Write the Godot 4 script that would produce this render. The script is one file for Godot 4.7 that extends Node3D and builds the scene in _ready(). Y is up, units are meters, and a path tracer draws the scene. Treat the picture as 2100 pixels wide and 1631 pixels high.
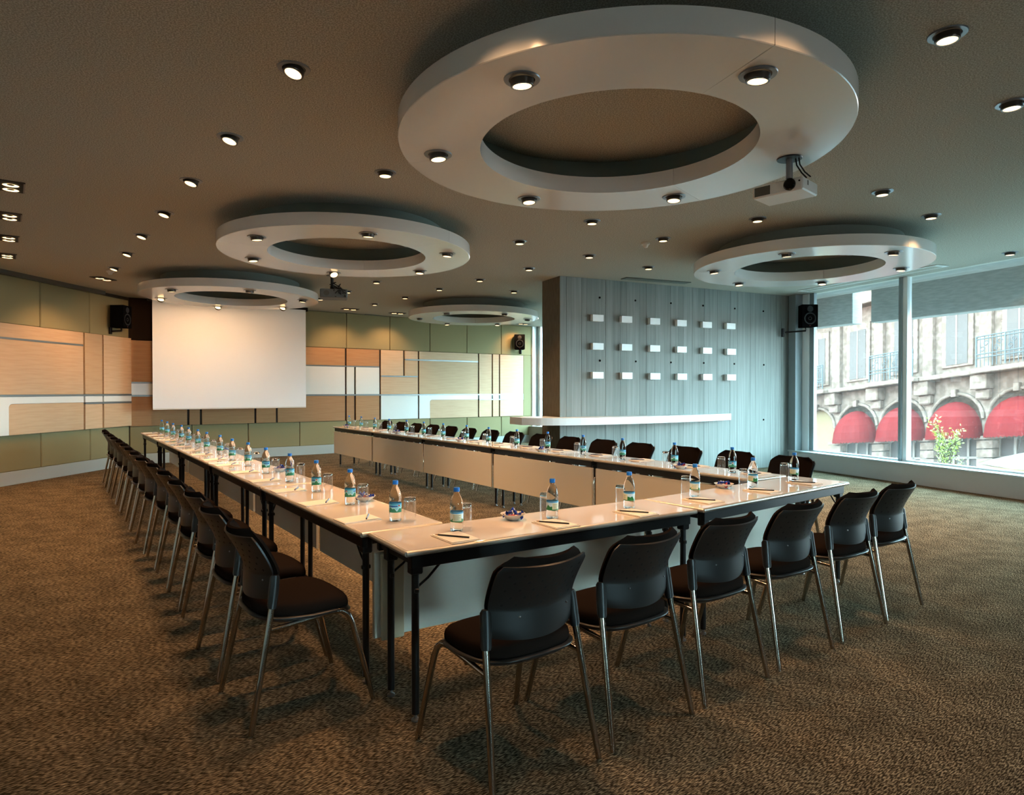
extends Node3D
# Conference room with a U of folding tables. World: x = u (along the short table row), y = up, z = -v (v runs along the long rows).

const F := 1330.0
const EYE := 1.41
const YAW := -35.5
const PITCH := -0.58
const CEIL := 3.19
const RING_Y := 2.90
const ORD := ["first", "second", "third", "fourth", "fifth", "sixth", "seventh", "eighth", "ninth", "tenth", "eleventh", "twelfth", "thirteenth", "fourteenth", "fifteenth"]

var M := {}
var rng := RandomNumberGenerator.new()
var cam_basis: Basis
var taken := {}

func _ready() -> void:
	rng.seed = 4711
	# ---- camera
	cam_basis = Basis(Vector3.UP, deg_to_rad(YAW)) * Basis(Vector3.RIGHT, deg_to_rad(PITCH))
	var cam := Camera3D.new()
	cam.name = "camera"
	cam.transform = Transform3D(cam_basis, Vector3(0, EYE, 0))
	cam.fov = rad_to_deg(2.0 * atan(815.5 / F))
	cam.near = 0.05
	cam.far = 400.0
	add_child(cam)
	cam.current = true
	# ---- sky
	var env := Environment.new()
	env.background_mode = Environment.BG_SKY
	var sky := Sky.new()
	var sm := ProceduralSkyMaterial.new()
	sm.sky_top_color = Color(0.66, 0.88, 0.95)
	sm.sky_horizon_color = Color(0.78, 0.94, 0.98)
	sm.ground_horizon_color = Color(0.62, 0.63, 0.64)
	sm.ground_bottom_color = Color(0.5, 0.5, 0.5)
	sm.sun_angle_max = 1.0
	sky.sky_material = sm
	env.sky = sky
	env.background_energy_multiplier = 44.0
	env.tonemap_mode = Environment.TONE_MAPPER_LINEAR
	env.tonemap_exposure = 1.0
	env.sdfgi_enabled = true
	env.ssao_enabled = true
	env.ssil_enabled = true
	var we := WorldEnvironment.new()
	we.name = "world_environment"
	we.environment = env
	add_child(we)
	# ---- contents
	make_materials()
	build_room()
	build_back_wall()
	build_left_wall()
	build_concrete_wall()
	build_windows()
	build_street()
	build_rings()
	build_ceiling_lights()
	build_tables()
	build_chairs()
	build_settings()
	build_equipment()

# ------------------------------------------------------------------ naming
func numbered(n: String) -> String:
	if not taken.has(n):
		taken[n] = 0
		return n
	taken[n] += 1
	return "%s_%03d" % [n, taken[n]]

func thing(called: String, label: String, category: String, xf := Transform3D(), group := "") -> Node3D:
	var o := Node3D.new()
	o.name = numbered(called)
	add_child(o)
	o.transform = xf
	tag(o, label, category, group)
	return o

func tag(o: Node, label: String, category: String, group := "", kind := "") -> void:
	if label: o.set_meta("label", label)
	if category: o.set_meta("category", category)
	if group: o.set_meta("group", group)
	if kind: o.set_meta("kind", kind)

func structure(called: String, xf := Transform3D(), label := "") -> Node3D:
	var o := Node3D.new()
	o.name = numbered(called)
	add_child(o)
	o.transform = xf
	o.set_meta("kind", "structure")
	if label: o.set_meta("label", label)
	return o

func dup(src: Node3D, xf: Transform3D, label: String) -> Node3D:
	var base: String = src.get_meta("base")
	var c: Node3D = src.duplicate()
	c.name = numbered(base)
	add_child(c)
	c.transform = xf
	c.set_meta("label", label)
	return c

func part(called: String, mesh: Mesh, m: Material, parent: Node, xf := Transform3D()) -> MeshInstance3D:
	var o := MeshInstance3D.new()
	o.name = called
	o.mesh = mesh
	o.material_override = m
	parent.add_child(o, true)
	o.transform = xf
	return o

func solo(called: String, mesh: Mesh, m: Material, xf: Transform3D, label: String, category: String, group := "") -> MeshInstance3D:
	var o := MeshInstance3D.new()
	o.name = numbered(called)
	o.mesh = mesh
	o.material_override = m
	add_child(o)
	o.transform = xf
	tag(o, label, category, group)
	return o

# ------------------------------------------------------------------ places
func P(u: float, v: float, h := 0.0) -> Vector3:
	return Vector3(u, h, -v)

func ray(px: float, py: float) -> Vector3:
	return cam_basis * Vector3((px - 1050.0) / F, (815.5 - py) / F, -1.0)

func at_h(px: float, py: float, h: float) -> Vector3:
	var d := ray(px, py)
	return Vector3(0, EYE, 0) + d * ((h - EYE) / d.y)

func frame(u: float, v: float, du: float, dv: float) -> Transform3D:
	var x := Vector3(du, 0, -dv).normalized()
	return Transform3D(Basis(x, Vector3.UP, x.cross(Vector3.UP)), P(u, v))

# ------------------------------------------------------------------ mesh helpers (outward faces counterclockwise here, swapped on output)
func st_new() -> SurfaceTool:
	var st := SurfaceTool.new()
	st.begin(Mesh.PRIMITIVE_TRIANGLES)
	return st

func tri(st: SurfaceTool, a: Vector3, b: Vector3, c: Vector3, na: Vector3, nb: Vector3, nc: Vector3) -> void:
	# box-mapped UVs in metres
	var m := na.abs()
	var axis := 1 if m.y >= m.x and m.y >= m.z else 0 if m.x > m.z else 2
	for q in [[na, a], [nc, c], [nb, b]]:
		var p: Vector3 = q[1]
		st.set_normal(q[0])
		st.set_uv(Vector2(p.x, p.z) if axis == 1 else Vector2(p.z, p.y) if axis == 0 else Vector2(p.x, p.y))
		st.add_vertex(p)

func flat(st: SurfaceTool, pts: Array, center: Vector3) -> void:
	var n: Vector3 = (pts[1] - pts[0]).cross(pts[2] - pts[0]).normalized()
	var mid := Vector3.ZERO
	for p in pts: mid += p
	mid /= pts.size()
	if n.dot(mid - center) < 0.0:
		pts.reverse()
		n = -n
	for i in range(1, pts.size() - 1):
		tri(st, pts[0], pts[i], pts[i + 1], n, n, n)

func cbox(st: SurfaceTool, c: Vector3, s: Vector3, b := 0.0, xf := Transform3D()) -> void:
	var h := s * 0.5
	var cc := xf * c
	var at := func(x: float, y: float, z: float) -> Vector3: return xf * (c + Vector3(x, y, z))
	var k := h - Vector3(b, b, b)
	for d in [-1.0, 1.0]:
		flat(st, [at.call(d * h.x, -k.y, -k.z), at.call(d * h.x, k.y, -k.z), at.call(d * h.x, k.y, k.z), at.call(d * h.x, -k.y, k.z)], cc)
		flat(st, [at.call(-k.x, d * h.y, -k.z), at.call(k.x, d * h.y, -k.z), at.call(k.x, d * h.y, k.z), at.call(-k.x, d * h.y, k.z)], cc)
		flat(st, [at.call(-k.x, -k.y, d * h.z), at.call(k.x, -k.y, d * h.z), at.call(k.x, k.y, d * h.z), at.call(-k.x, k.y, d * h.z)], cc)
	if b <= 0.0: return
	for p in [-1.0, 1.0]:
		for q in [-1.0, 1.0]:
			flat(st, [at.call(-k.x, p * h.y, q * k.z), at.call(k.x, p * h.y, q * k.z), at.call(k.x, p * k.y, q * h.z), at.call(-k.x, p * k.y, q * h.z)], cc)
			flat(st, [at.call(p * h.x, -k.y, q * k.z), at.call(p * h.x, k.y, q * k.z), at.call(p * k.x, k.y, q * h.z), at.call(p * k.x, -k.y, q * h.z)], cc)
			flat(st, [at.call(p * h.x, q * k.y, -k.z), at.call(p * h.x, q * k.y, k.z), at.call(p * k.x, q * h.y, k.z), at.call(p * k.x, q * h.y, -k.z)], cc)
			for r in [-1.0, 1.0]:
				flat(st, [at.call(p * h.x, q * k.y, r * k.z), at.call(p * k.x, q * h.y, r * k.z), at.call(p * k.x, q * k.y, r * h.z)], cc)

func box_mesh(s: Vector3, b := 0.0, c := Vector3.ZERO) -> ArrayMesh:
	var st := st_new()
	cbox(st, c, s, b)
	return st.commit()

# a board given by its rectangle on a wall: x1..x2, y1..y2, z1..z2
func slab(x1: float, x2: float, y1: float, y2: float, z1: float, z2: float, b := 0.002) -> ArrayMesh:
	return box_mesh(Vector3(x2 - x1, y2 - y1, z2 - z1), b, Vector3(x1 + x2, y1 + y2, z1 + z2) * 0.5)

func tube(st: SurfaceTool, pts: Array, radii, sides := 10, caps := true) -> void:
	var n := pts.size()
	var rings := []
	var side := Vector3.ZERO
	for i in n:
		var t: Vector3 = (pts[min(i + 1, n - 1)] - pts[max(i - 1, 0)]).normalized()
		if i == 0:
			side = t.cross(Vector3.UP if absf(t.y) < 0.9 else Vector3.RIGHT).normalized()
		else:
			side = (side - t * side.dot(t)).normalized()
		var up := side.cross(t)
		var r: float = radii[i] if radii is Array else radii
		var ring := []
		for k in sides:
			var a := TAU * k / sides
			var d := side * cos(a) + up * sin(a)
			ring.append([pts[i] + d * r, d])
		rings.append(ring)
	for i in n - 1:
		for k in sides:
			var a = rings[i][k]; var b = rings[i][(k + 1) % sides]
			var c = rings[i + 1][(k + 1) % sides]; var d = rings[i + 1][k]
			tri(st, a[0], c[0], b[0], a[1], c[1], b[1])
			tri(st, a[0], d[0], c[0], a[1], d[1], c[1])
	if caps:
		for e in [0, n - 1]:
			var f := []
			for k in sides: f.append(rings[e][k][0])
			flat(st, f, pts[1] if e == 0 else pts[n - 2])

func tube_mesh(pts: Array, radii, sides := 10) -> ArrayMesh:
	var st := st_new()
	tube(st, pts, radii, sides)
	return st.commit()

# profile: Array of Vector2(r, y) going bottom to top along the outside; smooth or faceted along the profile
func lathe(st: SurfaceTool, prof: Array, sides := 24, smooth := true, a0 := 0.0, a1 := TAU, xf := Transform3D(), lobes := 0, depth := 0.0) -> void:
	var n := prof.size()
	var nrm := []
	for i in n:
		var t: Vector2 = prof[min(i + 1, n - 1)] - prof[max(i - 1, 0)]
		nrm.append(Vector2(t.y, -t.x).normalized())
	for i in n - 1:
		var p: Vector2 = prof[i]; var q: Vector2 = prof[i + 1]
		var np: Vector2 = nrm[i]; var nq: Vector2 = nrm[i + 1]
		if not smooth:
			np = Vector2(q.y - p.y, p.x - q.x).normalized()
			nq = np
		for k in sides:
			var a := a0 + (a1 - a0) * k / sides
			var b := a0 + (a1 - a0) * (k + 1) / sides
			var fa := 1.0 + depth * cos(lobes * a)
			var fb := 1.0 + depth * cos(lobes * b)
			var da := Vector3(cos(a), 0, sin(a)); var db := Vector3(cos(b), 0, sin(b))
			var v := func(d: Vector3, w: Vector2, f: float) -> Vector3: return xf * (d * w.x * f + Vector3.UP * w.y)
			var m := func(d: Vector3, w: Vector2) -> Vector3: return (xf.basis * (d * w.x + Vector3.UP * w.y)).normalized()
			var A: Vector3 = v.call(da, p, fa); var B: Vector3 = v.call(db, p, fb); var C: Vector3 = v.call(db, q, fb); var D: Vector3 = v.call(da, q, fa)
			if p.x > 1e-6: tri(st, A, C, B, m.call(da, np), m.call(db, nq), m.call(db, np))
			if q.x > 1e-6: tri(st, A, D, C, m.call(da, np), m.call(da, nq), m.call(db, nq))

func lathe_mesh(prof: Array, sides := 24, smooth := true, a0 := 0.0, a1 := TAU) -> ArrayMesh:
	var st := st_new()
	lathe(st, prof, sides, smooth, a0, a1)
	return st.commit()

# flat outline in x/y, extruded from z1 to z2
func prism(st: SurfaceTool, poly: PackedVector2Array, z1: float, z2: float, xf := Transform3D()) -> void:
	if Geometry2D.is_polygon_clockwise(poly):
		poly = poly.duplicate()
		poly.reverse()
	var idx := Geometry2D.triangulate_polygon(poly)
	var f: Vector3 = (xf.basis * Vector3(0, 0, 1)).normalized()
	for i in range(0, idx.size(), 3):
		var q := []
		for k in 3: q.append(poly[idx[i + k]])
		if (q[1] - q[0]).cross(q[2] - q[0]) < 0.0: q.reverse()
		var w := func(k: int, z: float) -> Vector3: return xf * Vector3(q[k].x, q[k].y, z)
		tri(st, w.call(0, z2), w.call(1, z2), w.call(2, z2), f, f, f)
		tri(st, w.call(0, z1), w.call(2, z1), w.call(1, z1), -f, -f, -f)
	for i in poly.size():
		var a := poly[i]; var b := poly[(i + 1) % poly.size()]
		var n2 := Vector2(b.y - a.y, a.x - b.x).normalized()
		var n: Vector3 = (xf.basis * Vector3(n2.x, n2.y, 0)).normalized()
		var A: Vector3 = xf * Vector3(a.x, a.y, z1); var B: Vector3 = xf * Vector3(b.x, b.y, z1)
		var C: Vector3 = xf * Vector3(b.x, b.y, z2); var D: Vector3 = xf * Vector3(a.x, a.y, z2)
		tri(st, A, B, C, n, n, n)
		tri(st, A, C, D, n, n, n)

func prism_mesh(poly: PackedVector2Array, z1: float, z2: float) -> ArrayMesh:
	var st := st_new()
	prism(st, poly, z1, z2)
	return st.commit()

# curved sheet: f(s, t) with s, t in -1..1 / 0..1, thickened along its normal
func sheet(f: Callable, ns: int, nt: int, th: float, round_edge := false) -> ArrayMesh:
	var st := st_new()
	var pt := []; var nr := []
	for i in ns + 1:
		var rp := []; var rn := []
		for j in nt + 1:
			var s := -1.0 + 2.0 * i / ns
			var t := float(j) / nt
			rp.append(f.call(s, t))
			var e := 0.01
			rn.append((f.call(s + e, t) - f.call(s - e, t)).cross(f.call(s, t + e) - f.call(s, t - e)).normalized())
		pt.append(rp); nr.append(rn)
	var off := func(i: int, j: int, side: float) -> Vector3:
		var k := th * 0.5
		if round_edge and (i == 0 or j == 0 or i == ns or j == nt): k *= 0.25
		elif round_edge and (i == 1 or j == 1 or i == ns - 1 or j == nt - 1): k *= 0.75
		return pt[i][j] + nr[i][j] * (k * side)
	for side in [1.0, -1.0]:
		for i in ns:
			for j in nt:
				var A: Vector3 = off.call(i, j, side); var B: Vector3 = off.call(i + 1, j, side)
				var C: Vector3 = off.call(i + 1, j + 1, side); var D: Vector3 = off.call(i, j + 1, side)
				var na: Vector3 = nr[i][j] * side; var nb: Vector3 = nr[i + 1][j] * side
				var nc: Vector3 = nr[i + 1][j + 1] * side; var nd: Vector3 = nr[i][j + 1] * side
				if side > 0.0:
					tri(st, A, B, C, na, nb, nc); tri(st, A, C, D, na, nc, nd)
				else:
					tri(st, A, C, B, na, nc, nb); tri(st, A, D, C, na, nd, nc)
	var mid: Vector3 = pt[ns / 2][nt / 2]
	for i in ns:
		for j in [0, nt]:
			flat(st, [off.call(i, j, 1.0), off.call(i + 1, j, 1.0), off.call(i + 1, j, -1.0), off.call(i, j, -1.0)], mid)
	for j in nt:
		for i in [0, ns]:
			flat(st, [off.call(i, j, 1.0), off.call(i, j + 1, 1.0), off.call(i, j + 1, -1.0), off.call(i, j, -1.0)], mid)
	return st.commit()

# superellipse outline lofted through [scale, y] steps; drop(p) lowers points
func loft(hx: float, hz: float, ex: float, steps: Array, sides: int, drop: Callable) -> ArrayMesh:
	var st := st_new()
	var rows := []
	for s in steps:
		var row := []
		for k in sides:
			var a := TAU * k / sides
			var c := cos(a); var d := sin(a)
			var p := Vector3(signf(c) * pow(absf(c), 2.0 / ex) * hx * s[0], s[1], signf(d) * pow(absf(d), 2.0 / ex) * hz * s[0])
			p.y -= drop.call(p)
			row.append(p)
		rows.append(row)
	var nrm := []
	for i in rows.size():
		var rn := []
		for k in sides:
			var along: Vector3 = rows[i][(k + 1) % sides] - rows[i][(k + sides - 1) % sides]
			var up: Vector3 = rows[min(i + 1, rows.size() - 1)][k] - rows[max(i - 1, 0)][k]
			var n := up.cross(along)
			rn.append(n.normalized() if n.length() > 1e-9 else Vector3.UP)
		nrm.append(rn)
	for i in rows.size() - 1:
		for k in sides:
			var l := (k + 1) % sides
			tri(st, rows[i][k], rows[i + 1][l], rows[i][l], nrm[i][k], nrm[i + 1][l], nrm[i][l])
			tri(st, rows[i][k], rows[i + 1][k], rows[i + 1][l], nrm[i][k], nrm[i + 1][k], nrm[i + 1][l])
	flat(st, rows[0].duplicate(), rows[1][0] + Vector3.UP)
	return st.commit()

func roundrect(x1: float, x2: float, y1: float, y2: float, r: Array) -> PackedVector2Array:
	# r: radii of bottom-left, bottom-right, top-right, top-left
	var out := PackedVector2Array()
	var cs := [Vector2(x1 + r[0], y1 + r[0]), Vector2(x2 - r[1], y1 + r[1]), Vector2(x2 - r[2], y2 - r[2]), Vector2(x1 + r[3], y2 - r[3])]
	for c in 4:
		if r[c] <= 0.0:
			out.append(cs[c])
			continue
		for k in 7:
			var a := PI + PI / 2 * c + PI / 2 * k / 6.0
			out.append(cs[c] + Vector2(cos(a), sin(a)) * r[c])
	return out

# ------------------------------------------------------------------ materials
func mat(color: Color, rough := 0.6, metal := 0.0) -> StandardMaterial3D:
	var m := StandardMaterial3D.new()
	m.albedo_color = color
	m.roughness = rough
	m.metallic = metal
	if rough >= 0.85: m.specular_mode = BaseMaterial3D.SPECULAR_DISABLED
	return m

func noise_tex(freq: float, cols: Array, offs: Array, size := 512, octaves := 3, seed_ := 1, type := FastNoiseLite.TYPE_SIMPLEX_SMOOTH, as_normal := false) -> NoiseTexture2D:
	var n := FastNoiseLite.new()
	n.noise_type = type
	n.frequency = freq
	n.seed = seed_
	n.fractal_octaves = octaves
	var t := NoiseTexture2D.new()
	t.width = size
	t.height = size
	t.seamless = true
	t.noise = n
	if as_normal:
		t.as_normal_map = true
		t.bump_strength = 4.0
	elif cols:
		var g := Gradient.new()
		g.colors = PackedColorArray(cols)
		g.offsets = PackedFloat32Array(offs)
		t.color_ramp = g
	return t

func textured(m: StandardMaterial3D, tex: Texture2D, scale: Vector3) -> StandardMaterial3D:
	m.albedo_texture = tex
	m.uv1_scale = scale
	return m

func make_materials() -> void:
	# carpet: short yarn streaks in brown, tan and grey, with larger patches
	var c := mat(Color.WHITE, 0.95)
	c.albedo_texture = noise_tex(0.28, [Color(0.165, 0.145, 0.115), Color(0.30, 0.262, 0.205), Color(0.50, 0.445, 0.36), Color(0.67, 0.605, 0.50)], [0.30, 0.46, 0.60, 0.76], 1024, 2, 5)
	c.uv1_scale = Vector3(1.0 / 8.0, 1.0 / 1.7, 1)
	c.detail_enabled = true
	c.detail_blend_mode = BaseMaterial3D.BLEND_MODE_MUL
	c.detail_uv_layer = BaseMaterial3D.DETAIL_UV_2
	c.detail_albedo = noise_tex(0.02, [Color(0.86, 0.86, 0.86), Color(1, 1, 1)], [0.25, 0.75], 512, 4, 9)
	c.uv2_scale = Vector3(1.0 / 3.1, 1.0 / 2.7, 1)
	M.carpet = c
	M.ceiling = textured(mat(Color.WHITE, 0.95), noise_tex(0.08, [Color(0.575, 0.56, 0.51), Color(0.73, 0.71, 0.66)], [0.3, 0.7], 512, 3, 11), Vector3(2.0, 2.0, 1.2))
	M.drum = mat(Color(0.46, 0.49, 0.45), 0.7)
	M.plaster = mat(Color(0.62, 0.61, 0.58), 0.9)
	M.dark_wall = mat(Color(0.25, 0.24, 0.22), 0.9)
	M.white_wall = mat(Color(0.78, 0.78, 0.76), 0.8)
	var fabric_tex := noise_tex(0.25, [Color(0.88, 0.88, 0.88), Color(1, 1, 1)], [0.3, 0.7], 256, 2, 3)
	M.fabric = textured(mat(Color(0.59, 0.555, 0.42), 0.85), fabric_tex, Vector3(3, 3, 3))
	M.fabric2 = textured(mat(Color(0.605, 0.565, 0.425), 0.85), fabric_tex, Vector3(3, 3, 3))
	M.dark_fabric = textured(mat(Color(0.19, 0.155, 0.13), 0.85), fabric_tex, Vector3(3, 3, 3))
	var wt := noise_tex(0.012, [Color(0.785, 0.65, 0.505), Color(0.80, 0.67, 0.525), Color(0.812, 0.683, 0.538)], [0.25, 0.5, 0.8], 512, 5, 21)
	for i in 3:
		var w := textured(mat([Color(1, 1, 1), Color(0.97, 0.96, 0.95), Color(0.94, 0.93, 0.9)][i], 0.6), wt, Vector3(0.25, 4.5, 0.25))
		w.uv1_offset = Vector3(0.37 * i, 0.21 * i, 0.13 * i)
		M["wood%d" % i] = w
	var wd := noise_tex(0.012, [Color(0.675, 0.49, 0.313), Color(0.69, 0.51, 0.33), Color(0.703, 0.525, 0.345)], [0.25, 0.5, 0.8], 512, 5, 22)  # same wood again; shade and warmer light put into a darker tone
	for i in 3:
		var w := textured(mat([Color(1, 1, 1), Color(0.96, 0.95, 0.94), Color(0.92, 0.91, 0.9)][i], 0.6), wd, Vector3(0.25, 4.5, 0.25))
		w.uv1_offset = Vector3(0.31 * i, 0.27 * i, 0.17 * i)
		M["shade_wood%d" % i] = w
	M.groove = mat(Color(0.14, 0.10, 0.08), 0.7)
	M.white_lam = mat(Color(0.86, 0.87, 0.85), 0.25)
	M.alu = mat(Color(0.52, 0.54, 0.54), 0.42, 0.85)
	M.skirting = mat(Color(0.66, 0.68, 0.66), 0.5)
	var ct := noise_tex(0.03, [Color(0.49, 0.495, 0.475), Color(0.515, 0.52, 0.50), Color(0.54, 0.545, 0.525)], [0.25, 0.5, 0.8], 512, 4, 31)
	for i in 3:
		var w := textured(mat([Color(1, 1, 1), Color(0.97, 0.972, 0.97), Color(0.93, 0.935, 0.93)][i], 0.75), ct, Vector3(1.3, 0.045, 1.3))
		w.uv1_offset = Vector3(0.41 * i, 0.3 * i, 0)
		M["concrete%d" % i] = w
	M.tie = mat(Color(0.05, 0.05, 0.05), 0.9)
	M.concrete_end = textured(mat(Color(0.80, 0.76, 0.70), 0.85), ct, Vector3(1.2, 0.3, 1.2))
	M.out_concrete = textured(mat(Color(1.0, 1.0, 1.0), 0.85), ct, Vector3(0.3, 1.6, 0.3))
	M.frame_white = mat(Color(0.94, 0.95, 0.95), 0.4)
	M.frame_grey = mat(Color(0.52, 0.56, 0.57), 0.4)
	M.sill = mat(Color(0.78, 0.755, 0.74), 0.4)
	M.sill_cap = mat(Color(0.76, 0.78, 0.78), 0.35)
	var g := mat(Color(0.9, 0.95, 0.95, 0.04), 0.0)
	g.transparency = BaseMaterial3D.TRANSPARENCY_ALPHA
	M.pane = g
	M.ring_white = mat(Color(0.84, 0.84, 0.82), 0.17)
	M.ring_white.metallic_specular = 0.62
	M.trim = mat(Color(0.50, 0.52, 0.54), 0.35, 0.6)
	M.black_metal = mat(Color(0.035, 0.033, 0.032), 0.35, 0.2)
	M.can = mat(Color(0.30, 0.28, 0.26), 0.3, 0.7)
	M.black_matte = mat(Color(0.03, 0.03, 0.03), 0.8)
	var l := mat(Color(0.9, 0.85, 0.75), 0.4)
	l.emission_enabled = true
	l.emission = Color(1.0, 0.83, 0.60)
	l.emission_energy_multiplier = 3.2
	M.lamp = l
	M.lamp_off = mat(Color(0.30, 0.31, 0.32), 0.2)
	M.reflector = mat(Color(0.9, 0.75, 0.55), 0.2, 1.0)
	M.top = mat(Color(0.93, 0.885, 0.85), 0.05)
	M.top.clearcoat_enabled = true
	M.top.clearcoat = 0.6
	M.top.clearcoat_roughness = 0.02
	M.top.metallic_specular = 0.7
	M.edge = mat(Color(0.74, 0.71, 0.66), 0.3, 0.55)
	M.panel = mat(Color(0.84, 0.82, 0.765), 0.3)
	M.panel_edge = mat(Color(0.74, 0.66, 0.54), 0.5)
	M.white_plastic = mat(Color(0.82, 0.82, 0.80), 0.35)
	M.grey_plastic = mat(Color(0.34, 0.35, 0.34), 0.5)
	M.block = mat(Color(0.94, 0.945, 0.935), 0.4)
	M.chrome = mat(Color(0.68, 0.64, 0.59), 0.16, 1.0)
	var cf := mat(Color(0.125, 0.10, 0.088), 0.95)
	M.seat = cf
	M.shell = mat(Color(0.105, 0.103, 0.102), 0.36)
	M.screw = mat(Color(0.6, 0.6, 0.6), 0.3, 1.0)
	var w := mat(Color(0.97, 0.99, 1.0, 0.0), 0.0)
	w.refraction_enabled = true
	w.refraction_scale = 0.02
	M.water = w
	M.cap = mat(Color(0.05, 0.44, 0.80), 0.35)
	var gl := mat(Color(0.95, 0.97, 0.97, 0.015), 0.0)
	gl.transparency = BaseMaterial3D.TRANSPARENCY_ALPHA
	M.glass = gl
	var gs := mat(Color(0.97, 0.99, 0.99, 0.0), 0.0)
	gs.refraction_enabled = true
	gs.refraction_scale = 0.05
	M.glass_solid = gs
	M.label_a = label_material(0)
	M.label_b = label_material(1)
	M.paper = mat(Color(0.88, 0.86, 0.82), 0.7)
	M.pen = mat(Color(0.27, 0.30, 0.40), 0.3, 0.4)
	M.pencil = mat(Color(0.035, 0.03, 0.03), 0.4)
	M.pencil_tip = mat(Color(0.72, 0.52, 0.32), 0.7)
	M.bowl = mat(Color(0.85, 0.84, 0.80), 0.2)
	M.candy_blue = mat(Color(0.08, 0.20, 0.55), 0.25)
	M.candy_white = mat(Color(0.82, 0.82, 0.86), 0.3)
	M.candy_red = mat(Color(0.60, 0.10, 0.10), 0.3)
	M.screen = mat(Color(0.90, 0.925, 0.94), 0.9)
	M.grille = mat(Color(0.30, 0.29, 0.25), 0.6)
	M.speaker = mat(Color(0.05, 0.05, 0.052), 0.86)
	M.cone = mat(Color(0.015, 0.015, 0.016), 0.7)
	M.lens = mat(Color(0.02, 0.02, 0.025), 0.08)
	M.red = mat(Color(0.5, 0.05, 0.04), 0.4)
	# street
	M.stone = textured(mat(Color(0.42, 0.34, 0.303), 0.9), noise_tex(0.03, [Color(0.84, 0.83, 0.82), Color(1, 1, 1)], [0.3, 0.7], 256, 4, 41), Vector3(0.4, 0.4, 0.4))
	M.awning = mat(Color(0.31, 0.083, 0.085), 0.85)
	M.awning2 = mat(Color(0.32, 0.089, 0.091), 0.85)
	M.street_glass = mat(Color(0.28, 0.235, 0.22), 0.6)
	M.street_glass.metallic_specular = 0.2
	M.street_frame = mat(Color(0.38, 0.315, 0.28), 0.6)
	M.iron = mat(Color(0.16, 0.16, 0.165), 0.6)
	M.asphalt = mat(Color(0.36, 0.36, 0.36), 0.95)
	var lf := mat(Color(0.33, 0.36, 0.08), 0.6)  # sun on the foliage put into a bright yellow-green; no sun lamp
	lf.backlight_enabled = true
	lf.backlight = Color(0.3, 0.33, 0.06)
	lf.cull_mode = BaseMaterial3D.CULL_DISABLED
	M.sunlit_leaf = lf
	M.bark = mat(Color(0.22, 0.16, 0.11), 0.9)
	M.tan = mat(Color(0.20, 0.145, 0.085), 0.8)
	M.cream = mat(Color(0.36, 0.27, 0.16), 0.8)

func label_material(kind: int) -> StandardMaterial3D:
	var im := Image.create(192, 64, false, Image.FORMAT_RGB8)
	im.fill(Color(0.50, 0.80, 0.88) if kind == 0 else Color(0.80, 0.88, 0.90))
	for x in 192:
		var hgt := 24.0 + 9.0 * sin(x * 0.11) + 6.0 * sin(x * 0.26 + 1.3)
		for y in 64:
			var d := 64 - y
			if d < hgt: im.set_pixel(x, y, Color(0.18, 0.52, 0.40) if kind == 0 else Color(0.12, 0.48, 0.25))
			elif d < hgt + 7 and kind == 0: im.set_pixel(x, y, Color(0.75, 0.9, 0.92))
			if y < 10: im.set_pixel(x, y, Color(0.25, 0.62, 0.80) if kind == 0 else Color(0.30, 0.62, 0.80))
	for b in 2:
		var x0 := 20 + 96 * b
		if kind == 0:
			im.fill_rect(Rect2i(x0, 16, 46, 9), Color(0.05, 0.30, 0.62))
			im.fill_rect(Rect2i(x0 + 50, 12, 9, 9), Color(0.75, 0.12, 0.12))
		else:
			im.fill_rect(Rect2i(x0 + 30, 14, 44, 44), Color(0.86, 0.86, 0.74))
			for r in 5: im.fill_rect(Rect2i(x0 + 34, 20 + r * 8, 34 - (r * 7) % 12, 2), Color(0.35, 0.45, 0.35))
	var m := mat(Color.WHITE, 0.3)
	m.albedo_texture = ImageTexture.create_from_image(im)
	return m

# ------------------------------------------------------------------ room shell
func room_outline(grow := 0.0) -> PackedVector2Array:
	# (u, v)
	var poly := PackedVector2Array([Vector2(1.22, 14.3), Vector2(-2.65, 9.72), Vector2(-2.65, -9.0), Vector2(7.0, -9.0), Vector2(11.28, 6.75), Vector2(11.95, 7.3), Vector2(10.95, 14.3)])
	if grow > 0.0:
		poly = Geometry2D.offset_polygon(poly, grow, Geometry2D.JOIN_MITER)[0]
	return poly

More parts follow.
